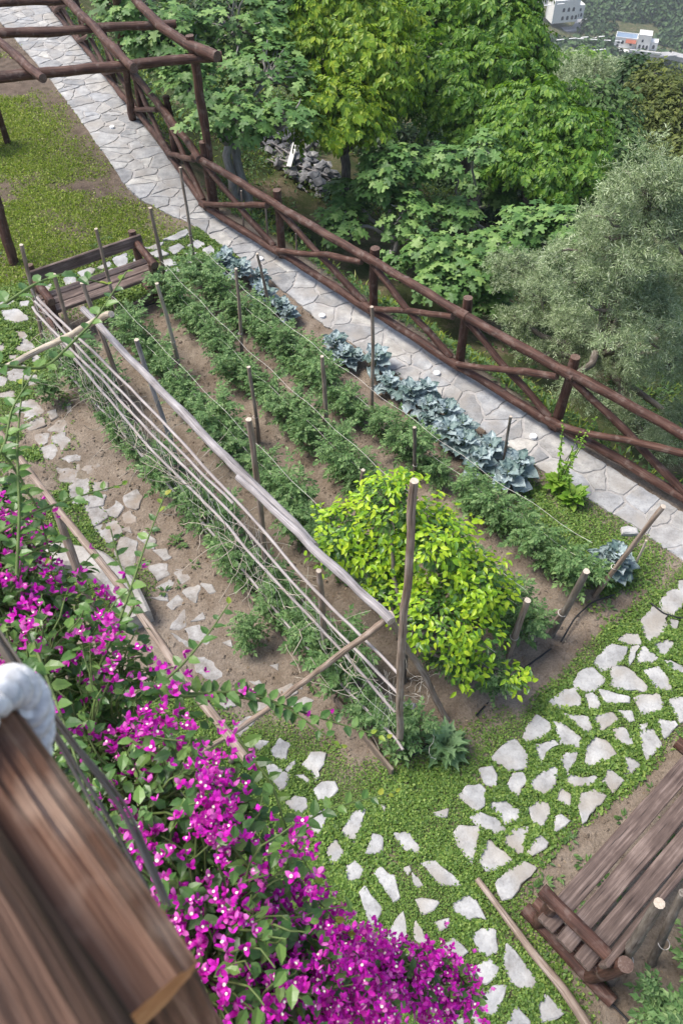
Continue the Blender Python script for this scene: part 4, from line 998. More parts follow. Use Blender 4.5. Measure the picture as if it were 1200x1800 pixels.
def rosette(name, loc, n, size, tmpl, mat, label, cat, up=.6, stalks=0, sh=.6):
    r = empty(name, loc, 0, label, cat); mb = MB(); k = np.arange(n); a = k*2.4+rng.normal(0, .25, n); t = k/n
    D = np.column_stack([np.cos(a), np.sin(a), .15+up*2*t]); N = np.column_stack([-np.cos(a)*(.2+t), -np.sin(a)*(.2+t), np.ones(n)])
    scatter(mb, tmpl, np.column_stack([np.cos(a)*.02, np.sin(a)*.02, .02+.12*t]), N, D, size*rng.uniform(.7, 1.1, n)); mb.build('foliage', mat, r)
    if stalks:
        for s in range(stalks):
            b = rng.uniform(0, 6.28); l = rng.uniform(.08, .2); h = sh*rng.uniform(.7, 1.1); tt = np.linspace(0, 1, 10)
            q = np.column_stack([cos(b)*l*tt, sin(b)*l*tt, .05+h*tt]); sm = MB(); tube(sm, q, np.linspace(.008, .003, 10), 5, 0, False)
            m = 26; ti = rng.uniform(.1, 1, m); P = np.column_stack([np.interp(ti, tt, q[:, c]) for c in range(3)])
            scatter(sm, T_leaf(.3, .1), P, rdir(m)*.4+[0, 0, 1], rdir(m)+[0, 0, .8], rng.uniform(.03, .075, m)*(1.3-ti*.8), 1)
            sm.build('flower_stalk', [M['stem'], mat], r)
    return r
TL = [T_leaf(.3, .2, .06)]
rosette('lettuce_plant', G(978, 858), 34, .17, TL, M['lettuce'], 'bolted bright green lettuce with thin stalks beside the path', 'lettuce', .5, 6, 1.0)
rosette('lettuce_plant', G(1003, 884), 22, .16, TL, M['lettuce'], 'smaller yellow green lettuce with one stalk right of the bolted one', 'lettuce', .7, 2, .45)
rosette('toothed_leaf_plant', G(780, 1318), 80, .22, TJ, M['thistle'], 'pale green plant with deeply toothed leaves beside the trellis end post', 'plant', .7)
# small weeds on bare earth
mb = MB()
def weeds(n, lo, hi, dens, s0, s1):
    x, y = spread(n, lo, hi, dens); P = []; N = []; D = []
    for px, py in zip(x, y):
        k = rng.integers(5, 16); a = rng.uniform(0, 6.28, k); rr = rng.uniform(0, .05, k)
        P.append(np.column_stack([px+np.cos(a)*rr, py+np.sin(a)*rr, zfine(px+np.cos(a)*rr, py+np.sin(a)*rr)+.01])); D.append(np.column_stack([np.cos(a), np.sin(a), rng.uniform(.1, .9, k)])); N.append(np.column_stack([-np.cos(a)*.5, -np.sin(a)*.5, np.ones(k)]))
    P = np.concatenate(P); scatter(mb, T_leaf(.22, .1), P, np.concatenate(N), np.concatenate(D), rng.uniform(s0, s1, len(P)))
wd = lambda x, y: np.clip(.05+6*(fbm(x*1.1+70, y*1.1, 4)-.60), 0, 1)*(sdist(x, y) < -.1)*(~carpet(x, y))*(~onstone(x, y))*np.where(inpoly(x, y, BED), .12, 1)
weeds(3600, (-6, -.5), (4, 11.5), wd, .025, .07)
nbx = lambda x, y: feather(x, y, np.vstack([cen[:2]+[-1.6, -.9], cen[:2]+[1.2, -1.1], cen[:2]+[1.6, .9], cen[:2]+[-1.2, .9]]), .3)*.5
tag(mb.build('small_weeds', M['weed']), 'small tufts of weeds on the bare soil and around the stones', 'weeds', kind='stuff')
HAZE = .0005
# ================================================================== woody plants
def branch(p0, p1, k=8, wob=.06, sag=0):
    p0 = np.asarray(p0, float); p1 = np.asarray(p1, float); t = np.linspace(0, 1, k); L = nrm(p1-p0)
    q = p0+(p1-p0)*t[:, None]; o = rng.random(3)*99
    for a in range(3):
        w = fbm(t*2.5+o[a], t*0+o[a], 3)-.5; q[:, a] += (w-w[0]*(1-t)-w[-1]*t)*L*wob*4
    q[:, 2] += sag*4*t*(1-t); return q
def blobcloud(blobs, ncl, nper, rc, droop=.35, outw=.8, up=.9, shell=.55):
    """clumps of leaves spread through the blobs; returns points, normals, tips and clump centres"""
    P, N, D, CC = [], [], [], []
    vol = np.array([np.prod(b[1])**(2/3) for b in blobs]); cnt = np.maximum(4, (ncl*vol/vol.sum()).astype(int))
    for (c, r), m in zip(blobs, cnt):
        d = rdir(m); d[:, 2] = np.where(d[:, 2] < -.45, -d[:, 2], d[:, 2]); rr = shell+(1-shell)*rng.random(m)**.7
        rr = rr*rng.uniform(.8, 1.16, m); cc = np.asarray(c)+d*rr[:, None]*np.asarray(r); CC.append((np.asarray(c), cc))
        k = np.maximum(2, (nper*rng.uniform(.45, 1.35, m)).astype(int)); idx = np.repeat(np.arange(m), k); n = len(idx)
        off = rdir(n)*(rng.random(n)**.5)[:, None]*rc*rng.uniform(.7, 1.3, m)[idx][:, None]*np.array([1, 1, .7])
        P.append(cc[idx]+off); o = unit(d[idx]*outw+unit(off)*.5)
        N.append(o*.55+np.array([0, 0, up])+rdir(n)*.45); D.append(o+rdir(n)*.7-np.array([0, 0, droop]))
    return np.concatenate(P), np.concatenate(N), np.concatenate(D), CC
def tree(name, label, cat, base, blobs, tmpl, leaf, mats, ncl, nper, rc, tr=.09, bark=None, droop=.35, up=.9, shell=.55, group=None, twigs=.35, stems_=1, mixmat=None, outw=.8):
    blobs = [(np.asarray(c, float), np.broadcast_to(np.asarray(r, float), (3,))) for c, r in blobs]
    r = empty(name, base, rng.uniform(0, .01)*0, label, cat, group)
    P, N, D, CC = blobcloud(blobs, ncl, nper, rc, droop, outw, up, shell)
    mb = MB(); mid = np.mean([b[0] for b in blobs], 0); base = np.asarray(base, float)
    sm = MB()
    for s in range(stems_):
        f = base+np.array([cos(s*2.1), sin(s*2.1), 0])*tr*(1.1 if stems_ > 1 else 0)-[0, 0, .3]
        fork = f+(mid-f)*.55+rng.normal(0, .05, 3)
        tube(sm, branch(f, fork, 9, .05), np.linspace(tr, tr*.68, 9), 9, 0, True, None, .15)
        for (c, cc) in CC[s::stems_]:
            tube(sm, branch(fork, c, 8, .07), np.linspace(tr*.6, tr*.3, 8), 7, 0, False, None, .1)
            for q in cc:
                if rng.random() < twigs: tube(sm, branch(c, q, 6, .08), np.linspace(tr*.3, tr*.09, 6), 5, 0, False)
    part(sm, 'trunk', bark or M['bark'], r)
    mm = 0
    sz = leaf*rng.uniform(.45, 1.25, len(P))
    if mixmat is not None:
        top = P[:, 2]-mid[2]; q = rng.random(len(P)) < np.clip(mixmat, 0, 1)
        scatter(mb, tmpl, P[~q], N[~q], D[~q], sz[~q], 0); scatter(mb, tmpl, P[q], N[q], D[q], sz[q]*.85, 1)
    else: scatter(mb, tmpl, P, N, D, sz)
    part(mb, 'crown', mats, r); return r
def gz(x, y): return float(zter(x, y))
def under(p): return np.array([p[0], p[1], gz(p[0], p[1])])

# lemon tree: old dark leaves inside, sunny young growth on the outside
LB = [(G(612, 935, 1.15), (.36, .34, .26)), (G(690, 890, 1.65), (.32, .32, .30)), (G(770, 955, 1.4), (.40, .36, .28)), (G(835, 1020, 1.15), (.32, .30, .24)), (G(665, 970, 1.05), (.30, .28, .24)),
      (G(768, 1080, .95), (.36, .36, .26)), (G(835, 1110, .8), (.27, .27, .2)), (G(800, 1165, .5), (.24, .24, .22)), (G(905, 1190, .42), (.16, .12, .08)), (G(575, 975, .95), (.16, .16, .12)), (G(700, 1040, .8), (.30, .30, .22)), (G(868, 1050, .85), (.22, .22, .18)), (G(800, 1020, 1.0), (.3, .3, .22))]
lb = G(706, 1195); lem = empty('lemon_tree', lb, 0, 'small lemon tree with glowing yellow green young leaves at the bed end', 'lemon tree')
P, N, D, CC = blobcloud(LB, 430, 18, .12, .25, .9, .9, .35)
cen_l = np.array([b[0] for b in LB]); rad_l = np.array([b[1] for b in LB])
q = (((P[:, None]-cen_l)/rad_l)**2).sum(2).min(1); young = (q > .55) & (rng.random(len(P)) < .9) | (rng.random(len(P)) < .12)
sm = MB(); fk = lb+[.05, .08, .55]; tube(sm, branch(lb-[0, 0, .1], fk, 8, .04), np.linspace(.045, .036, 8), 9, 0, False, None, .1)
for c, cc in CC:
    tube(sm, branch(fk, c, 8, .06), np.linspace(.026, .012, 8), 7, 0, False)
    for w in cc:
        if rng.random() < .6: tube(sm, branch(c, w, 5, .06), np.linspace(.008, .003, 5), 5, 0, False)
part(sm, 'trunk', M['bark'], lem)
mb = MB(); tl = [T_leaf(.23, .12, .07), T_leaf(.26, .2, .05)]; sz = rng.uniform(.045, .085, len(P))
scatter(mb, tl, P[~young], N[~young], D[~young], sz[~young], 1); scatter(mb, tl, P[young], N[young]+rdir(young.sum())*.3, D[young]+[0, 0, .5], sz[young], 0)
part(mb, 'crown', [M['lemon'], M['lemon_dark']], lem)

# ------------------------------------------------------------------ trees on the slope beyond the fence
TF = [T_fig()]; TW = [T_pinnate(np.random.default_rng(20+k)) for k in range(4)]; TO = [T_sprig(np.random.default_rng(30+k)) for k in range(4)]
TS = [T_leaf(.26, .2, .05)]; TQ = [T_quad(.26, .05, .12)]
def B(px, py, h, r):
    """a clump of crown h metres above the slope and clear of the fence"""
    v = ray(px, py); t = np.linspace(6, 80, 3000); p = CP+v*t[:, None]; s = sdist(p[:, 0], p[:, 1]); rr = np.max(r)
    ok = (p[:, 2]-zter(p[:, 0], p[:, 1]) < h) & (s > rr+.3); return (p[np.argmax(ok)], r)
F_ = dict(bark=M['fig_bark'], droop=.3, up=1.0, shell=.5, group='fig trees', stems_=3, twigs=.85)
tree('fig_tree', 'large leaved fig tree behind the pergola corner post', 'fig tree', under(U(400, 150, 14.3)), [(U(290, 70, 15.6), (.8, .8, .5)), (U(420, 50, 15.8), (.9, .9, .6)), (U(350, 150, 14.7), (.6, .6, .4)), (U(470, 140, 14.8), (.75, .75, .5)), (U(425, 205, 14.1), (.5, .5, .35)), (U(505, 215, 14.0), (.5, .5, .3)), (U(235, 20, 16.1), (.8, .8, .5)), (U(490, 10, 16.3), (.8, .8, .6)), (U(375, 215, 14.0), (.35, .35, .25)), (U(330, 100, 15.3), (.5, .5, .4))], TF, .17, M['fig'], 320, 13, .25, .10, **F_)
W_ = dict(bark=None, up=.7, shell=.4, group='walnut trees', twigs=.4)
tree('walnut_tree', 'yellow green young walnut tree behind the rubble heap', 'walnut tree', under(U(610, 200, 14.8)), [(U(590, 40, 16.3), (1.0, 1.0, .8)), (U(540, 90, 15.8), (.7, .7, .7)), (U(640, 120, 15.6), (.8, .8, .6)), (U(600, 190, 14.9), (.7, .7, .5)), (U(660, 50, 16.2), (.6, .6, .5)), (U(545, -20, 16.9), (1.1, 1.1, .9)), (U(680, 165, 15.1), (.4, .4, .25)), (U(560, 230, 14.5), (.4, .4, .3)), (U(625, 225, 14.5), (.4, .4, .3)), (U(510, 60, 16.1), (.5, .5, .5))], TW, .24, M['walnut_y'], 400, 20, .26, .12, droop=.4, **W_)
tree('walnut_tree', 'tallest dark green walnut tree filling the top centre', 'walnut tree', under(U(850, 250, 17.1)), [(U(770, 60, 18.7), (1.1, 1.1, .9)), (U(845, 10, 19.3), (1.3, 1.3, 1.1)), (U(872, 80, 18.5), (1.0, 1.0, .9)), (U(800, 160, 17.5), (1.1, 1.1, .8)), (U(890, 170, 17.4), (1.0, 1.0, .7)), (U(730, 130, 17.9), (.7, .7, .6)), (U(760, -50, 20.0), (1.5, 1.5, 1.1)), (U(845, -30, 19.8), (1.3, 1.3, 1)), (U(720, 10, 19.3), (.9, .9, .8)), (U(845, 95, 18.3), (.8, .8, .7)), (U(830, 215, 16.9), (.6, .6, .4))], TW, .25, M['walnut'], 640, 24, .30, .17, droop=.35, **W_)
tree('walnut_tree', 'light green walnut tree low in front of the tallest one', 'walnut tree', under(U(960, 300, 15.7)), [(U(950, 205, 16.3), (.8, .8, .5)), (U(905, 270, 15.8), (.7, .7, .5)), (U(1000, 240, 16.0), (.6, .6, .5)), (U(960, 305, 15.4), (.6, .6, .4)), (U(1020, 290, 15.6), (.45, .45, .3)), (U(910, 215, 16.3), (.5, .5, .4))], TW, .23, M['walnut'], 290, 20, .24, .10, droop=.35, **W_)
tree('fig_tree', 'broad fig tree between the fence and the bare brown clearing', 'fig tree', under(B(700, 440, .3, .3)[0]), [B(610, 335, 1.1, (.4, .4, .2)), B(690, 290, 1.7, (.5, .5, .3)), B(600, 390, .8, (.4, .4, .22)), B(715, 370, 1.3, (.42, .42, .25)), B(755, 440, 1.0, (.42, .42, .25)), B(665, 330, 1.4, (.3, .3, .2)), B(800, 380, 1.3, (.35, .35, .22)), B(690, 455, .7, (.2, .2, .15)), B(740, 285, 1.7, (.3, .3, .2))], TF, .175, M['fig'], 175, 11, .2, .07, **F_)
tree('fig_tree', 'slim upright fig with long bare stems below the walnuts', 'fig tree', under(B(835, 400, .2, .3)[0]), [B(850, 258, 2.5, (.26, .26, .2)), B(795, 285, 2.1, (.22, .22, .18)), B(830, 320, 1.6, (.2, .2, .15)), B(885, 345, 1.4, (.3, .3, .2))], TF, .18, M['fig'], 44, 12, .16, .045, **dict(F_, stems_=4))
tree('fig_tree', 'spreading fig tree behind the fence left of the olive tree', 'fig tree', under(B(880, 500, .2, .3)[0]), [B(930, 398, 1.7, (.45, .45, .22)), B(1000, 405, 1.8, (.42, .42, .22)), B(870, 430, 1.4, (.4, .4, .22)), B(835, 480, 1.1, (.4, .4, .22)), B(775, 495, .8, (.35, .35, .2)), B(855, 525, .7, (.3, .3, .2)), B(950, 445, 1.3, (.35, .35, .22)), B(800, 450, 1.0, (.25, .25, .2))], TF, .175, M['fig'], 215, 11, .2, .07, **F_)
O_ = dict(bark=None, droop=-.5, up=.35, shell=.3, group='olive trees', outw=1.3)
tree('olive_tree', 'big silvery olive tree pressing against the fence at right', 'olive tree', under(B(1085, 620, .2, .3)[0]), [B(1060, 470, 2.4, (.65, .65, .5)), B(1150, 410, 3.0, (.65, .65, .5)), B(950, 520, 1.3, (.5, .5, .35)), B(1000, 570, 1.2, (.4, .4, .35)), B(1110, 570, 1.9, (.6, .6, .45)), B(1190, 510, 2.5, (.6, .6, .5)), B(1090, 655, .9, (.35, .35, .3)), B(1180, 640, 1.6, (.45, .45, .4)), B(900, 560, .8, (.3, .3, .22)), B(1140, 340, 3.4, (.45, .45, .4)), B(1240, 420, 3, (.7, .7, .6)), B(1200, 740, .7, (.3, .3, .25)), B(1030, 620, .8, (.3, .3, .25)), B(1250, 600, 2, (.6, .6, .5)), B(905, 480, 1.3, (.4, .4, .3)), B(1085, 390, 2.6, (.4, .4, .35)), B(1010, 690, .5, (.28, .28, .25)), B(1090, 735, .5, (.3, .3, .25)), B(1160, 790, .45, (.3, .3, .25)), B(940, 620, .5, (.25, .25, .2))], TO, .17, M['olive'], 620, 34, .15, .11, **O_)
S_ = dict(bark=None, group='trees on the slope')
tree('round_tree', 'round mid green tree between the walnuts and the dull green tree', 'tree', under(U(1050, 290, 16.8)), [(U(1050, 200, 18.5), (.8, .8, .6)), (U(1075, 260, 17.7), (.6, .6, .5)), (U(1030, 310, 17.0), (.6, .6, .5)), (U(1090, 300, 17.2), (.5, .5, .5)), (U(1000, 350, 16.5), (.5, .5, .4))], TS, .14, M['bush_l'], 240, 26, .24, .10, droop=.3, up=.8, shell=.5, **S_)
tree('dull_green_tree', 'tall dull yellow green tree at the right edge above the olive', 'tree', under(U(1165, 300, 20.3)), [(U(1155, 170, 22.0), (.7, .7, .8)), (U(1145, 240, 21.0), (.85, .85, .8)), (U(1190, 220, 21.3), (.8, .8, .9)), (U(1165, 310, 20.0), (.8, .8, .7)), (U(1215, 300, 20.1), (.8, .8, .8))], TQ, .14, M['pine'], 330, 34, .26, .12, droop=.1, up=.7, shell=.45, **S_)
tree('dark_tree', 'dark green pointed tree left of the dull green tree', 'tree', under(U(1110, 190, 26.3)), [(U(1112, 146, 26.0), (.5, .5, .7)), (U(1100, 188, 26.2), (.7, .7, .7)), (U(1130, 200, 26.0), (.6, .6, .7))], TQ, .19, M['bush'], 150, 30, .3, .12, droop=.2, up=.7, shell=.5, **S_)
tree('olive_tree', 'pale grey olive tree farthest down the slope', 'olive tree', under(U(1040, 170, 30)), [(U(1045, 140, 30), (.9, .9, .6)), (U(1000, 155, 29.5), (.8, .8, .6)), (U(985, 132, 31), (.7, .7, .6)), (U(1085, 138, 32), (.6, .6, .5))], TO, .32, M['olive'], 130, 24, .4, .12, **O_)
tree('distant_tree', 'green tree top just under the far track', 'tree', under(U(1035, 115, 36)), [(U(1035, 118, 36), (.8, .8, .6)), (U(1010, 128, 36), (.7, .7, .6))], TQ, .25, M['walnut'], 70, 26, .4, .12, droop=.2, up=.7, shell=.5, **S_)
for k, (px, py, d, r, mt, lb_) in enumerate([(760, 245, 14.6, .75, 'bush', 'dark rounded shrub under the tallest walnut tree'), (840, 235, 15.5, .9, 'bush', 'dark shrub in the deep shade right of the rounded shrub'), (680, 225, 15.8, .8, 'bush', 'low dark shrub at the foot of the yellow green walnut'), (770, 300, 13, .4, 'weed', 'small light green shrub above the broad fig tree'), (960, 360, 14, .75, 'bush', 'dark shrub between the upright fig and the light walnut'), (1040, 365, 13, .7, 'bush', 'dark shrub behind the top of the olive tree'), (330, 20, 19, 1.2, 'bush', 'shadowy shrub behind the top of the pergola'), (930, 330, 15, .6, 'bush', 'dense shrub under the light green walnut'), (630, 0, 26, 1.6, 'walnut', 'far green shrub beside the teal netting'), (700, -20, 27, 1.8, 'bush', 'far dark shrub right of the teal netting'), (850, 350, 13.6, .5, 'bush', 'dark shrub behind the bare fig stems'), (1120, 330, 14.5, .7, 'bush', 'dark shrub between olive and dull green tree')]):
    c = B(px, py, r*.7, r)[0] if d < 19 else U(px, py, d); g = under(c)
    tree('shrub', lb_, 'shrub', g, [(c+np.array([0, 0, -.2]), (r, r, r*.7)), (c+np.array([r*.6, .1, -.4]), r*.6), (c+np.array([-r*.6, -.1, -.4]), r*.6)], TS, .10+.003*d, M[mt], 80, 26, .24, .04, None, .3, .8, .5, 'shrubs on the slope', stems_=2)

# undergrowth on the slope: one mass
mb = MB()
n = 380000; x = rng.uniform(-9, 13, n); y = rng.uniform(3, 30, n); s = sdist(x, y)
nn_ = fbm(x*.8+5, y*.8, 4)
k = (s > .16) & (s < 14) & (rng.random(n) < np.clip(5*(nn_-.45)+.5*(s < 1.3)+.04, 0, .95)); x, y = x[k], y[k]
clear = np.array([hit(*p)[:2] for p in [(640, 440), (600, 290), (870, 380), (700, 520), (620, 480)]])
k = np.min([nrm(np.column_stack([x, y])-c, axis=1) for c in clear], 0) > rng.uniform(.5, 1.3, len(x)); x, y = x[k], y[k]
P = np.column_stack([x, y, zter(x, y)+rng.random(len(x))**2*.28*(fbm(x*2, y*2, 3))]); print('under', len(x))
hh = rng.random(len(x)) < .3
scatter(mb, [T_quad(.3, .06, .15), T_leaf(.3)], P[~hh], rdir((~hh).sum())*.7+[0, 0, 1], rdir((~hh).sum()), rng.uniform(.04, .11, (~hh).sum()), 0)
scatter(mb, T_quad(.1, .02, .2), P[hh], rdir(hh.sum())+[0, 0, .4], rdir(hh.sum())*.7+[0, 0, 1], rng.uniform(.05, .14, hh.sum()), 1)
tag(mb.build('slope_undergrowth', [M['weed'], M['grass']]), 'rough grass and weeds covering the slope below the fence', 'undergrowth', kind='stuff')

# rubble heap with sticks
hc = hit(515, 280); rub = empty('rubble_heap', hc, 0, 'heap of grey rubble stones behind the fence under the fig', 'rubble heap')
mb = MB()
o = np.array([(1, 0, 0), (-1, 0, 0), (0, 1, 0), (0, -1, 0), (0, 0, 1), (0, 0, -1), (.7, .7, .5), (-.7, .6, .5), (.6, -.7, .5), (-.6, -.7, .5)], float)
import bmesh
def rock(c, r):
    bm = bmesh.new()
    for p in o*rng.uniform(.7, 1.25, (10, 1))*np.array([1, rng.uniform(.6, 1), rng.uniform(.5, .9)])*r: bm.verts.new(p)
    h = bmesh.ops.convex_hull(bm, input=bm.verts); bm.verts.ensure_lookup_table(); bm.verts.index_update()
    V = np.array([v.co for v in bm.verts])@np.array(Matrix.Rotation(rng.uniform(0, 6), 3, 'Z')); F = [tuple(v.index for v in f.verts) for f in bm.faces]; bm.free()
    mb.add(V+c, F, 0, smooth=False)
for px, py, kk in [(485, 255, 24), (505, 280, 34), (525, 300, 34), (545, 320, 30), (540, 290, 26), (560, 310, 16), (500, 255, 18), (570, 335, 14)]:
    c = hit(px, py)
    for _ in range(kk): rock(c+np.array([*rng.normal(0, .22, 2), rng.uniform(.0, .32)]), rng.uniform(.06, .17))
tag(part(mb, "stones", M["rubble"], rub), kind="stuff")
for k in range(7):
    a = hit(460+4*k, 255+6*k)+[0, 0, .25]; b_ = hit(545+5*k, 345-3*k)+[0, 0, .12]
    o_ = empty('dry_pole', a, 0, _ORD[k]+' dry pole lying on the rubble heap, counted from the far side', 'pole', 'dry poles on the rubble')
    mb = MB(); log(mb, a+rng.normal(0, .1, 3), b_+rng.normal(0, .1, 3), .022, .018, .004, 7, capmat=1); part(mb, 'shaft', GP, o_)
mb = MB(); a = hit(515, 305)+[0, 0, .4]; box(mb, a, (.55, .1, .03), np.array([(.25, .8, .5), (-.95, .3, 0), (0, -.5, .85)])); tag(mb.build('white_board', M['white']), 'short white painted board leaning on the rubble heap', 'board')
# thin bare canes on the grassy bank behind the fence
for k, (b0, t0, lb_) in enumerate([((428, 402), (424, 335), 'thin bare cane left of the second tall fence post'), ((471, 430), (466, 352), 'thin bare cane just behind the fence near the rubble'), ((523, 470), (520, 410), 'thin bare cane behind the fence below the clearing')]):
    g = hit(*b0); n = np.array([g[0], g[1], 0]); n /= nrm(n); tp = onplane(*t0, g, n)
    mb = MB(); log(mb, g-[0, 0, .1], tp, .018, .014, .004, 7, capmat=1); tag(mb.build('bare_cane', BP), lb_, 'cane', 'bare canes on the bank')
# teal netting far behind the trees
c = U(655, 4, 30); mb = MB()
V = np.array([(c[0]-1.2+i*.25, c[1]+.3*sin(i), c[2]-1+j*.22+.06*sin(i*2+j)) for j in range(8) for i in range(10)]); F = [(j*10+i, j*10+i+1, j*10+11+i, j*10+10+i) for j in range(7) for i in range(9)]
mb.add(V, F); o_ = mb.build('teal_netting', M['teal']); md = o_.modifiers.new('thick', 'SOLIDIFY'); md.thickness = .01
tag(o_, 'strip of teal netting behind the walnut trees', 'netting')

# ------------------------------------------------------------------ village and wooded hillside
def house(root, c, ax, size, wins=(), roofmat='white', parapet=.35):
    """white flat roofed block; ax rows: along, depth, up; c at the base centre"""
    sx, sy, sz = size; c = np.asarray(c, float)
    mb = MB(); box(mb, c+ax[2]*sz/2, size, ax, bev=.03); part(mb, 'wall', M['white'], root)
    mb = MB()
    for s in (-1, 1):
        box(mb, c+ax[2]*(sz+parapet/2)+ax[1]*s*(sy/2-.12), (sx+.1, .26, parapet), ax); box(mb, c+ax[2]*(sz+parapet/2)+ax[0]*s*(sx/2-.12), (.26, sy-.5, parapet), ax)
    part(mb, 'parapet', M['white'], root)
    mb = MB(); box(mb, c+ax[2]*(sz+.03), (sx-.5, sy-.5, .06), ax); part(mb, 'roof', M[roofmat], root)
    for u, v, w, h in wins:
        mb = MB(); p = c-ax[1]*(sy/2)+ax[0]*u+ax[2]*v
        prof = [(-w/2, 0), (w/2, 0), (w/2, h*.65), (w*.35, h*.9), (0, h), (-w*.35, h*.9), (-w/2, h*.65)]
        V = np.array([p+ax[0]*a+ax[2]*b_+ax[1]*q for q in (-.06, .05) for a, b_ in prof]); k = len(prof)
        mb.add(V, [tuple(range(k))]+[(i, (i+1) % k, k+(i+1) % k, k+i) for i in range(k)], 0, smooth=False); wd_ = part(mb, 'window', M['glass'], root)
        mb = MB(); box(mb, p+ax[2]*(-.08)-ax[1]*.1, (w+.3, .24, .12), ax); sl_ = mb.build('sill', M['white']); sl_.parent = wd_; sl_.matrix_parent_inverse = Matrix.Translation(-Vector(root.location))
def HD(px, py, d): return U(px, py, d)
def frame(yaw): return np.array([(cos(yaw), sin(yaw), 0), (-sin(yaw), cos(yaw), 0), (0, 0, 1.0)])
HDIST = 262
c = HD(1128, 84, HDIST); ax = frame(radians(-18))
h1 = empty('white_house', c, 0, 'white villa with square tower, red awning and blue roof deck on the far slope', 'house')
house(h1, c, ax, (6.2, 6.5, 6.6), [(-1.6, .6, 1.1, 1.9), (.2, .6, 1.1, 1.9), (1.9, .6, 1.1, 1.9), (-.8, 3.6, .9, 1.3)])
house(h1, c+ax[0]*5.0+ax[1]*.5, ax, (3.6, 5, 3.4), [(0, .8, 1.2, 1.8)])
house(h1, c-ax[0]*8.6-ax[2]*.2+ax[1]*1.2, ax, (10.5, 7, 4.2), [(-3.4, 1.8, 1.2, 1.6), (-1.6, 1.8, 1.2, 1.6), (2.6, 1.4, 1.1, 2), (-3.6, .1, 1.2, 1.4)], 'blue_tile', .5)
mb = MB(); box(mb, c-ax[0]*6.2-ax[1]*3.3+ax[2]*3.3, (5.0, 2.2, .2), np.array([ax[0], (ax[1]*.9+ax[2]*.43), (ax[2]*.9-ax[1]*.43)])); part(mb, 'awning', M['red_tile'], h1)
mb = MB(); box(mb, c+ax[0]*1.5-ax[1]*5.6-ax[2]*1.8, (15, 4, 4.4), ax); part(mb, 'terrace_wall', M['render_grey'], h1)
mb = MB(); box(mb, c+ax[0]*1.5-ax[1]*7.5+ax[2]*.9, (15, .3, .9), ax); part(mb, 'terrace_parapet', M['white'], h1)
mb = MB(); box(mb, c-ax[0]*9.5-ax[1]*3.6-ax[2]*2.6, (7, 3.2, 4), ax); part(mb, 'lower_wing', M['white'], h1)
c = HD(985, 34, 300); ax = frame(radians(12))
h2 = empty('white_house', c, 0, 'tall white house with two window rows half hidden by the walnut', 'house')
house(h2, c, ax, (14, 9, 10), [(x, z, 1.3, 1.9) for z in (1.2, 5.0) for x in (-1.5, 1.2, 3.8)]+[(5.8, 1.2, 1.2, 2)])
house(h2, c+ax[0]*9+ax[1]*1, ax, (4.4, 6, 6.2), [(-.9, 1.2, 1.1, 1.7), (.9, 1.2, 1.1, 1.7), (0, 3.8, 1, 1.4)])
house(h2, c-ax[0]*3+ax[1]*9+ax[2]*5, ax, (16, 7, 8), [(x, 3, 1.2, 1.8) for x in (-4, -1, 2, 5)])
c = HD(1062, 5, 330); ax = frame(radians(-10))
h3 = empty('white_house', c, 0, 'low pale house at the very top edge of the photo', 'house'); house(h3, c, ax, (13, 7, 3.2), [(x, .8, 1.2, 1.6) for x in (-4, -1, 2, 4.5)])
c = HD(1150, 100, 262); 
h1.scale = (.54,)*3; h2.scale = (.6,)*3; h3.scale = (.6,)*3
# retaining walls and track
def wall_line(name, pts, h, label, mat, w=1.2):
    mb = MB()
    for a, b_ in zip(pts[:-1], pts[1:]):
        d = b_-a; L = nrm(d); x = d/L; y = unit(np.cross([0, 0, 1], x)); box(mb, (a+b_)/2, (L+.02, w, h), np.array([x, y, np.cross(x, y)]))
    return tag(mb.build(name, mat), label, 'wall')
wall_line('retaining_wall', [HD(978, 88, 285), HD(1030, 78, 283), HD(1075, 72, 280)], 2.5, 'long grey retaining wall below the far track left of the villa', M['render_grey'], 3)
wall_line('retaining_wall', [HD(1150, 100, 262), HD(1180, 98, 268), HD(1215, 106, 270)], 1.2, 'grey retaining wall right of the villa', M['render_grey'], 3)
wall_line('retaining_wall', [HD(985, 60, 300), HD(1010, 58, 302), HD(1022, 40, 310)], 3, 'grey wall under the tall white house', M['render_grey'], 3)
mb = MB(); n = 5200
# wooded hillside, one far mass of crowns
cx = []; 
for _ in range(1500):
    px, py = rng.uniform(930, 1290), rng.uniform(-60, 130); p = hit(px, py, 60, 700)
    bad = any(abs(px-a) < w_ and abs(py-b_) < h_ for a, b_, w_, h_ in [(1115, 78, 46, 34), (985, 30, 44, 50), (1062, 3, 24, 12), (1030, 78, 52, 9), (1180, 98, 26, 9)])
    if not bad: cx.append(p)
for p in cx:
    r0 = rng.uniform(1.6, 3.6); m = 46; d = rdir(m); d[:, 2] = np.abs(d[:, 2]); rr = rng.uniform(.7, 1.1, m)
    P = p+[0, 0, r0*.3]+d*rr[:, None]*np.array([r0, r0, r0*.9]); scatter(mb, T_quad(.45, .1, .2), P, d+rdir(m)*.5, rdir(m), rng.uniform(.5, 1.1, m)*r0*.55)
tag(mb.build('far_woodland', M['far_tree']), 'dark wooded hillside around the white houses across the valley', 'woodland', kind='stuff')
mb = MB()
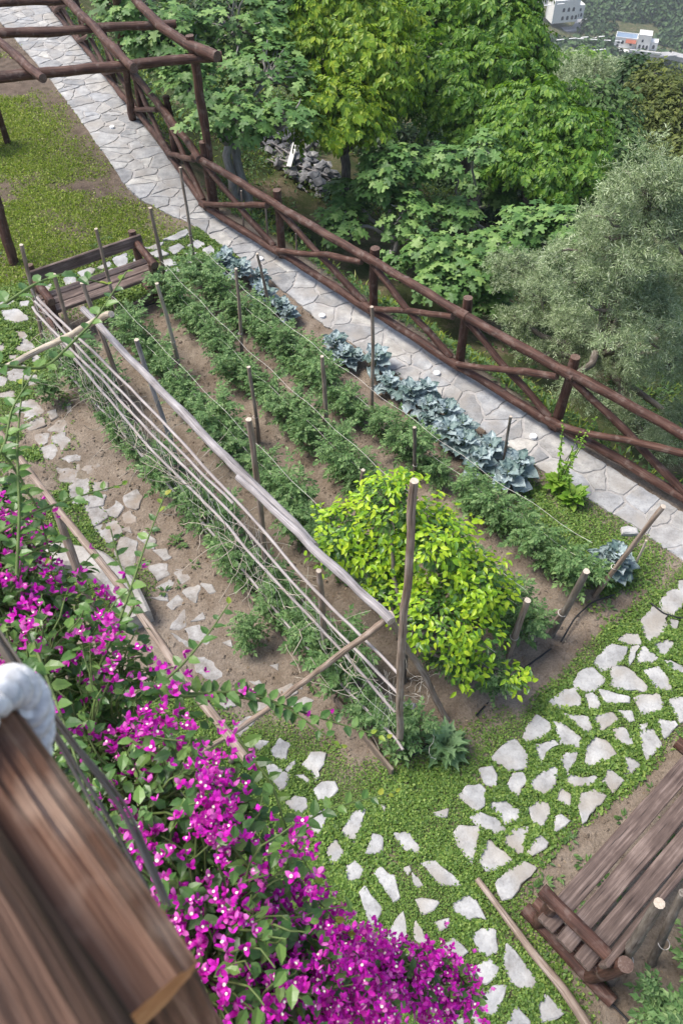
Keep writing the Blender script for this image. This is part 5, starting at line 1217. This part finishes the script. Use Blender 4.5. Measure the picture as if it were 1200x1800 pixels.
for _ in range(900):
    p0 = rng.uniform(0, 1); x = rng.uniform(-25, 75); y = rng.uniform(22, 190)
    s = float(sdist(x, y))
    if s < 20: continue
    z = gz(x, y); r0 = rng.uniform(.7, 1.8); m = 60; d = rdir(m); d[:, 2] = np.abs(d[:, 2])
    scatter(mb, T_quad(.4, .1, .2), np.array([x, y, z])+d*rng.uniform(.7, 1.1, (m, 1))*np.array([r0*1.2, r0*1.2, r0]), d+rdir(m)*.5, rdir(m), rng.uniform(.3, .6, m))
tag(mb.build('slope_scrub', M['far_tree']), 'dark scrub covering the steep slope down to the houses', 'scrub', kind='stuff')

# ================================================================== bougainvillea
bg = empty('bougainvillea', (-1.7, 1.6, 0), 0, 'large bougainvillea with magenta flowers climbing towards the balcony', 'bougainvillea')
M_BB = 0
BB = [(-20, 900, 2.75, .14, .5), (15, 970, 2.7, .16, 1.2), (20, 1080, 2.5, .22, 1.6), (80, 1070, 2.6, .2, 1.2), (130, 1170, 2.4, .25, .8), (210, 1200, 2.5, .17, .9), (60, 1200, 2.3, .25, .9), (220, 1300, 2.3, .2, 1.1), (300, 1400, 2.2, .2, .9),
      (250, 1440, 2.15, .26, .7), (350, 1530, 2.2, .19, .9), (400, 1420, 2.3, .10, 1.5), (425, 1640, 2.3, .19, 2.4), (370, 1620, 2.15, .3, 1.0), (530, 1715, 2.4, .16, 4.6), (470, 1750, 2.3, .22, 3.0), (625, 1712, 2.55, .10, 6), (690, 1712, 2.65, .085, 9), (755, 1728, 2.72, .08, 10), (808, 1748, 2.78, .055, 11), (400, 1800, 2.2, .3, 1.5), (580, 1800, 2.35, .17, 3.2), (350, 1710, 2.1, .22, 1.2), (0, 1000, 2.6, .18, 1.3), (-60, 1000, 2.6, .3, 1.2), (300, 1560, 2.1, .22, .8), (160, 1310, 2.2, .25, .8)]
bl = MB(); bf = MB(); bs = MB(); root0 = np.array([-1.7, 1.6, -.1])
hub = U(150, 1350, 2.9)
tube(bs, branch(root0, hub, 14, .05), np.linspace(.045, .03, 14), 8, 0, False, None, .2)
tube(bs, branch(root0+[.15, -.1, 0], U(380, 1720, 2.8), 14, .05), np.linspace(.04, .025, 14), 8, 0, False, None, .2)
hub2 = U(380, 1720, 2.8)
BT = T_leaf(.31, .16, .07)
def bractcup():
    P = []
    lf = (np.array([(0, 0, 0), (.35, .26, .05), (.75, .22, .0), (1, 0, -.06), (.75, -.22, .0), (.35, -.26, .05), (.55, 0, .10)]), [(6, i, (i+1) % 6) for i in range(6)])
    lf = (lf[0], [(6, (i+1) % 6, i) for i in range(6)])
    for k in range(3): P.append(T_place(lf, (0, 0, 0), k*2.094, -.85, 0, 1))
    return T_join(P)
BC = bractcup(); BFL = T_place(T_round(6, .1), (-.16, 0, .62), 0, 0, 0, .32)
def flowers(P, out, s):
    N = unit(out*.8+rdir(len(P))*.8+[0, 0, .35]); D = rdir(len(P))
    scatter(bf, BC, P, N, D, s, 0)
    k = rng.random(len(P)) < .35
    st = np.random.get_state
    scatter(bf, BFL, P[k], N[k], D[k], np.broadcast_to(s, (len(P),))[k], 1)
for px, py, d, r0, fl in BB:
    c = U(px, py, d); h = hub if py < 1500 else hub2
    tube(bs, branch(h, c, 10, .06), np.linspace(.014, .006, 10), 6, 0, False)
    m = int(14+120*r0)
    dd = rdir(m); tips = c+dd*r0*rng.uniform(.7, 1.15, m)[:, None]
    for tp, d_ in zip(tips, dd):
        q = branch(c+d_*r0*.1, tp, 7, .07, .02); tube(bs, q, np.linspace(.004, .0018, 7), 4, 1, False)
        kk = rng.integers(5, 10); tt = rng.uniform(.25, 1.05, kk); P = c+d_*r0*.1+(tp-c-d_*r0*.1)*tt[:, None]+rdir(kk)*.02
        N = d_*.6+rdir(kk)*.5+[0, 0, .7]; scatter(bl, BT, P, N, rdir(kk)+d_*.5-[0, 0, .25], rng.uniform(.022, .047, kk), 0)
    fl *= .25 if py < 1350 else .6; nf = int(fl*r0*r0*5600); dn = rdir(max(nf, 1)); dn[:, 2] = np.where(rng.random(len(dn)) < .7, np.abs(dn[:, 2]), dn[:, 2])
    # flowers hang in sprays
    ns = max(2, nf//7); sp = rdir(ns); sp[:, 2] = np.where(rng.random(ns) < .75, np.abs(sp[:, 2]), sp[:, 2]); sc_ = c+sp*r0*rng.uniform(.72, 1.08, ns)[:, None]
    idx = rng.integers(0, ns, nf); P = sc_[idx]+rng.normal(0, .026, (nf, 3)); flowers(P, sp[idx], rng.uniform(.015, .025, nf))
# long shoots reaching out
SH = [[(150, 1230, 2.35), (215, 1080, 2.3), (255, 960, 2.35), (290, 870, 2.4)], [(250, 1230, 2.3), (320, 1170, 2.3), (370, 1110, 2.35), (402, 1062, 2.4)], [(-40, 960, 2.3), (60, 900, 2.35), (140, 872, 2.4), (215, 852, 2.45)], [(280, 1225, 2.3), (400, 1222, 2.4), (500, 1240, 2.45), (600, 1312, 2.5)], [(330, 1220, 2.35), (430, 1215, 2.4), (540, 1255, 2.5), (680, 1298, 2.6)],
      [(380, 1520, 2.2), (470, 1480, 2.35), (580, 1420, 2.45), (695, 1392, 2.55)], [(230, 1300, 2.1), (380, 1400, 2.1), (510, 1530, 2.2), (610, 1640, 2.35)], [(400, 1480, 2.1), (500, 1600, 2.2), (590, 1710, 2.3), (682, 1778, 2.4)], [(30, 1010, 2.3), (35, 900, 2.3), (30, 780, 2.35), (42, 660, 2.45)], [(-30, 640, 2.2), (80, 650, 2.25), (170, 560, 2.3), (222, 478, 2.35)], [(-30, 560, 2.3), (60, 500, 2.35), (110, 480, 2.45), (190, 500, 2.5)],
      [(60, 1130, 2.2), (120, 1290, 2.05), (160, 1420, 2.0), (185, 1500, 2.0)], [(420, 1300, 2.4), (480, 1380, 2.4), (500, 1450, 2.4), (560, 1560, 2.4)], [(-20, 760, 2.4), (30, 830, 2.4), (70, 900, 2.4), (90, 980, 2.45)], [(200, 1130, 2.4), (240, 1060, 2.4), (210, 990, 2.45), (195, 930, 2.5)], [(-30, 850, 2.3), (10, 780, 2.35), (20, 720, 2.4), (60, 655, 2.45)]]
for L in SH:
    q = resample(np.array([U(*p) for p in L]), 34)
    for _ in range(5): q[1:-1] = (q[:-2]+2*q[1:-1]+q[2:])/4
    tube(bs, q, np.linspace(.005, .002, 34), 6, 1, False)
    Ls = nrm(np.diff(q, axis=0), axis=1).sum(); m = int(Ls/.028); t = np.linspace(.04, 1, m)*33; P = np.column_stack([np.interp(t, np.arange(34), q[:, c]) for c in range(3)])
    tg = unit(np.gradient(q, axis=0))[np.clip(t.astype(int), 0, 33)]; side = unit(np.cross(tg, [0, 0, 1.0]))*np.where(np.arange(m) % 2, 1, -1)[:, None]
    sz = rng.uniform(.04, .06, m)*np.interp(np.arange(m)/m, [0, .7, 1], [1, .8, .32]); tip = np.arange(m) > m*.86
    D = side+tg*.4-np.array([0, 0, .35])+rdir(m)*.3; N = np.array([0, 0, 1.0])-side*.2+rdir(m)*.3
    scatter(bl, BT, P[~tip], N[~tip], D[~tip], sz[~tip], 0); scatter(bl, BT, P[tip], N[tip], D[tip]+tg[tip], sz[tip]*1.1, 1)
    k = rng.random(m) < .22; k &= (np.arange(m) < m*.75)
    if k.any() and L[-1][1] > 700: flowers(P[k]+rdir(k.sum())*.02, rdir(k.sum()), .022)
part(bs, 'branches', [M['bark'], M['stem']], bg); part(bl, 'leaves', [M['bg_leaf'], M['tip_leaf']], bg); part(bf, 'flowers', [M['bract'], M['bg_flower']], bg)

# ================================================================== balcony rail beside the camera
br = empty('balcony_railing', U(100, 1600, .7), 0, 'balcony railing of thick brown logs right beside the viewer, out of focus', 'railing')
def railpart(name, a, b_, r0, r1, mats, n=56, rough=.1): 
    mb = MB(); log(mb, a, b_, r0, r1, .004, n, 40, rough, capmat=1, groove=.16); part(mb, name, mats, br)
railpart('rail_log', U(-300, 1000, .86), U(236, 1800, .66), .058, .056, [M['rail_log'], M['orange_wood']])
railpart('rail_log', U(-345, 1200, .74), U(95, 2010, .56), .06, .06, [M['rail_grey'], M['orange_wood']])
railpart('upright_log', U(215, 1690, .74), U(240, 1840, .95)+[0, 0, -.5], .05, .05, [M['rail_log'], M['orange_wood']])
# white rope wound round the rail
a = U(-300, 1000, .86); b_ = U(236, 1800, .66); axd = (b_-a)/nrm(b_-a); e1 = unit(np.cross(axd, [0, 0, 1])); e2 = np.cross(axd, e1)
rope = empty('white_rope', a+(b_-a)*.40, 0, 'thick white twisted rope tied round the balcony log', 'rope')
RP = .56; mb = MB(); tt = np.linspace(0, 2*pi*1.5, 200); cpt = a+(b_-a)*(RP+.012*tt[:, None]/2/pi)
core = cpt+(np.cos(tt)[:, None]*e1+np.sin(tt)[:, None]*e2)*.068
wl = -RW[:, 0]; wl = unit(wl-wl.dot(axd)*axd); core = core+((core-cpt)@wl)[:, None]*axd*.75
tg = unit(np.gradient(core, axis=0)); rad_ = np.cos(tt)[:, None]*e1+np.sin(tt)[:, None]*e2; bi = np.cross(tg, rad_)
for s in range(3):
    ph = tt*8+s*2.094; tube(mb, core+(np.cos(ph)[:, None]*rad_+np.sin(ph)[:, None]*bi)*.0105, .0082, 10)
part(mb, 'strands', M['rope'], rope)
# thin dry stems along the rail
st = empty('dry_twigs', U(120, 1300, 1.0), 0, 'thin dry brown stems running along the outer side of the balcony log', 'stems')
mb = MB()
for k in range(6):
    q = resample(np.array([U(-60+8*k, 1040+10*k, 1.0), U(70+6*k, 1240+6*k, .98), U(170+12*k, 1420, .95), U(255+10*k, 1560+8*k, .93)]), 24)
    for _ in range(4): q[1:-1] = (q[:-2]+2*q[1:-1]+q[2:])/4
    tube(mb, q+rng.normal(0, .004, 3), .0022, 5)
part(mb, 'twigs', M['bark'], st)

# ================================================================== air over the valley
mb = MB(); V = np.array([(x, y, z) for z in (-140.0, 110.0) for y in (-330.0, 1250.0) for x in (-800.0, 1000.0)])
mb.add(V, [(0, 2, 3, 1), (4, 5, 7, 6), (0, 1, 5, 4), (2, 6, 7, 3), (0, 4, 6, 2), (1, 3, 7, 5)], 0, smooth=False)
m = bpy.data.materials.new('air'); m.use_nodes = True; t = m.node_tree; t.nodes.remove(t.nodes['Principled BSDF'])
pv = t.nodes.new('ShaderNodeVolumePrincipled'); pv.inputs['Color'].default_value = (.86, .92, 1, 1); pv.inputs['Density'].default_value = HAZE
t.links.new(pv.outputs[0], t.nodes['Material Output'].inputs['Volume'])
if HAZE: tag(mb.build('haze', m), 'thin bluish haze hanging over the valley', 'haze', kind='stuff')
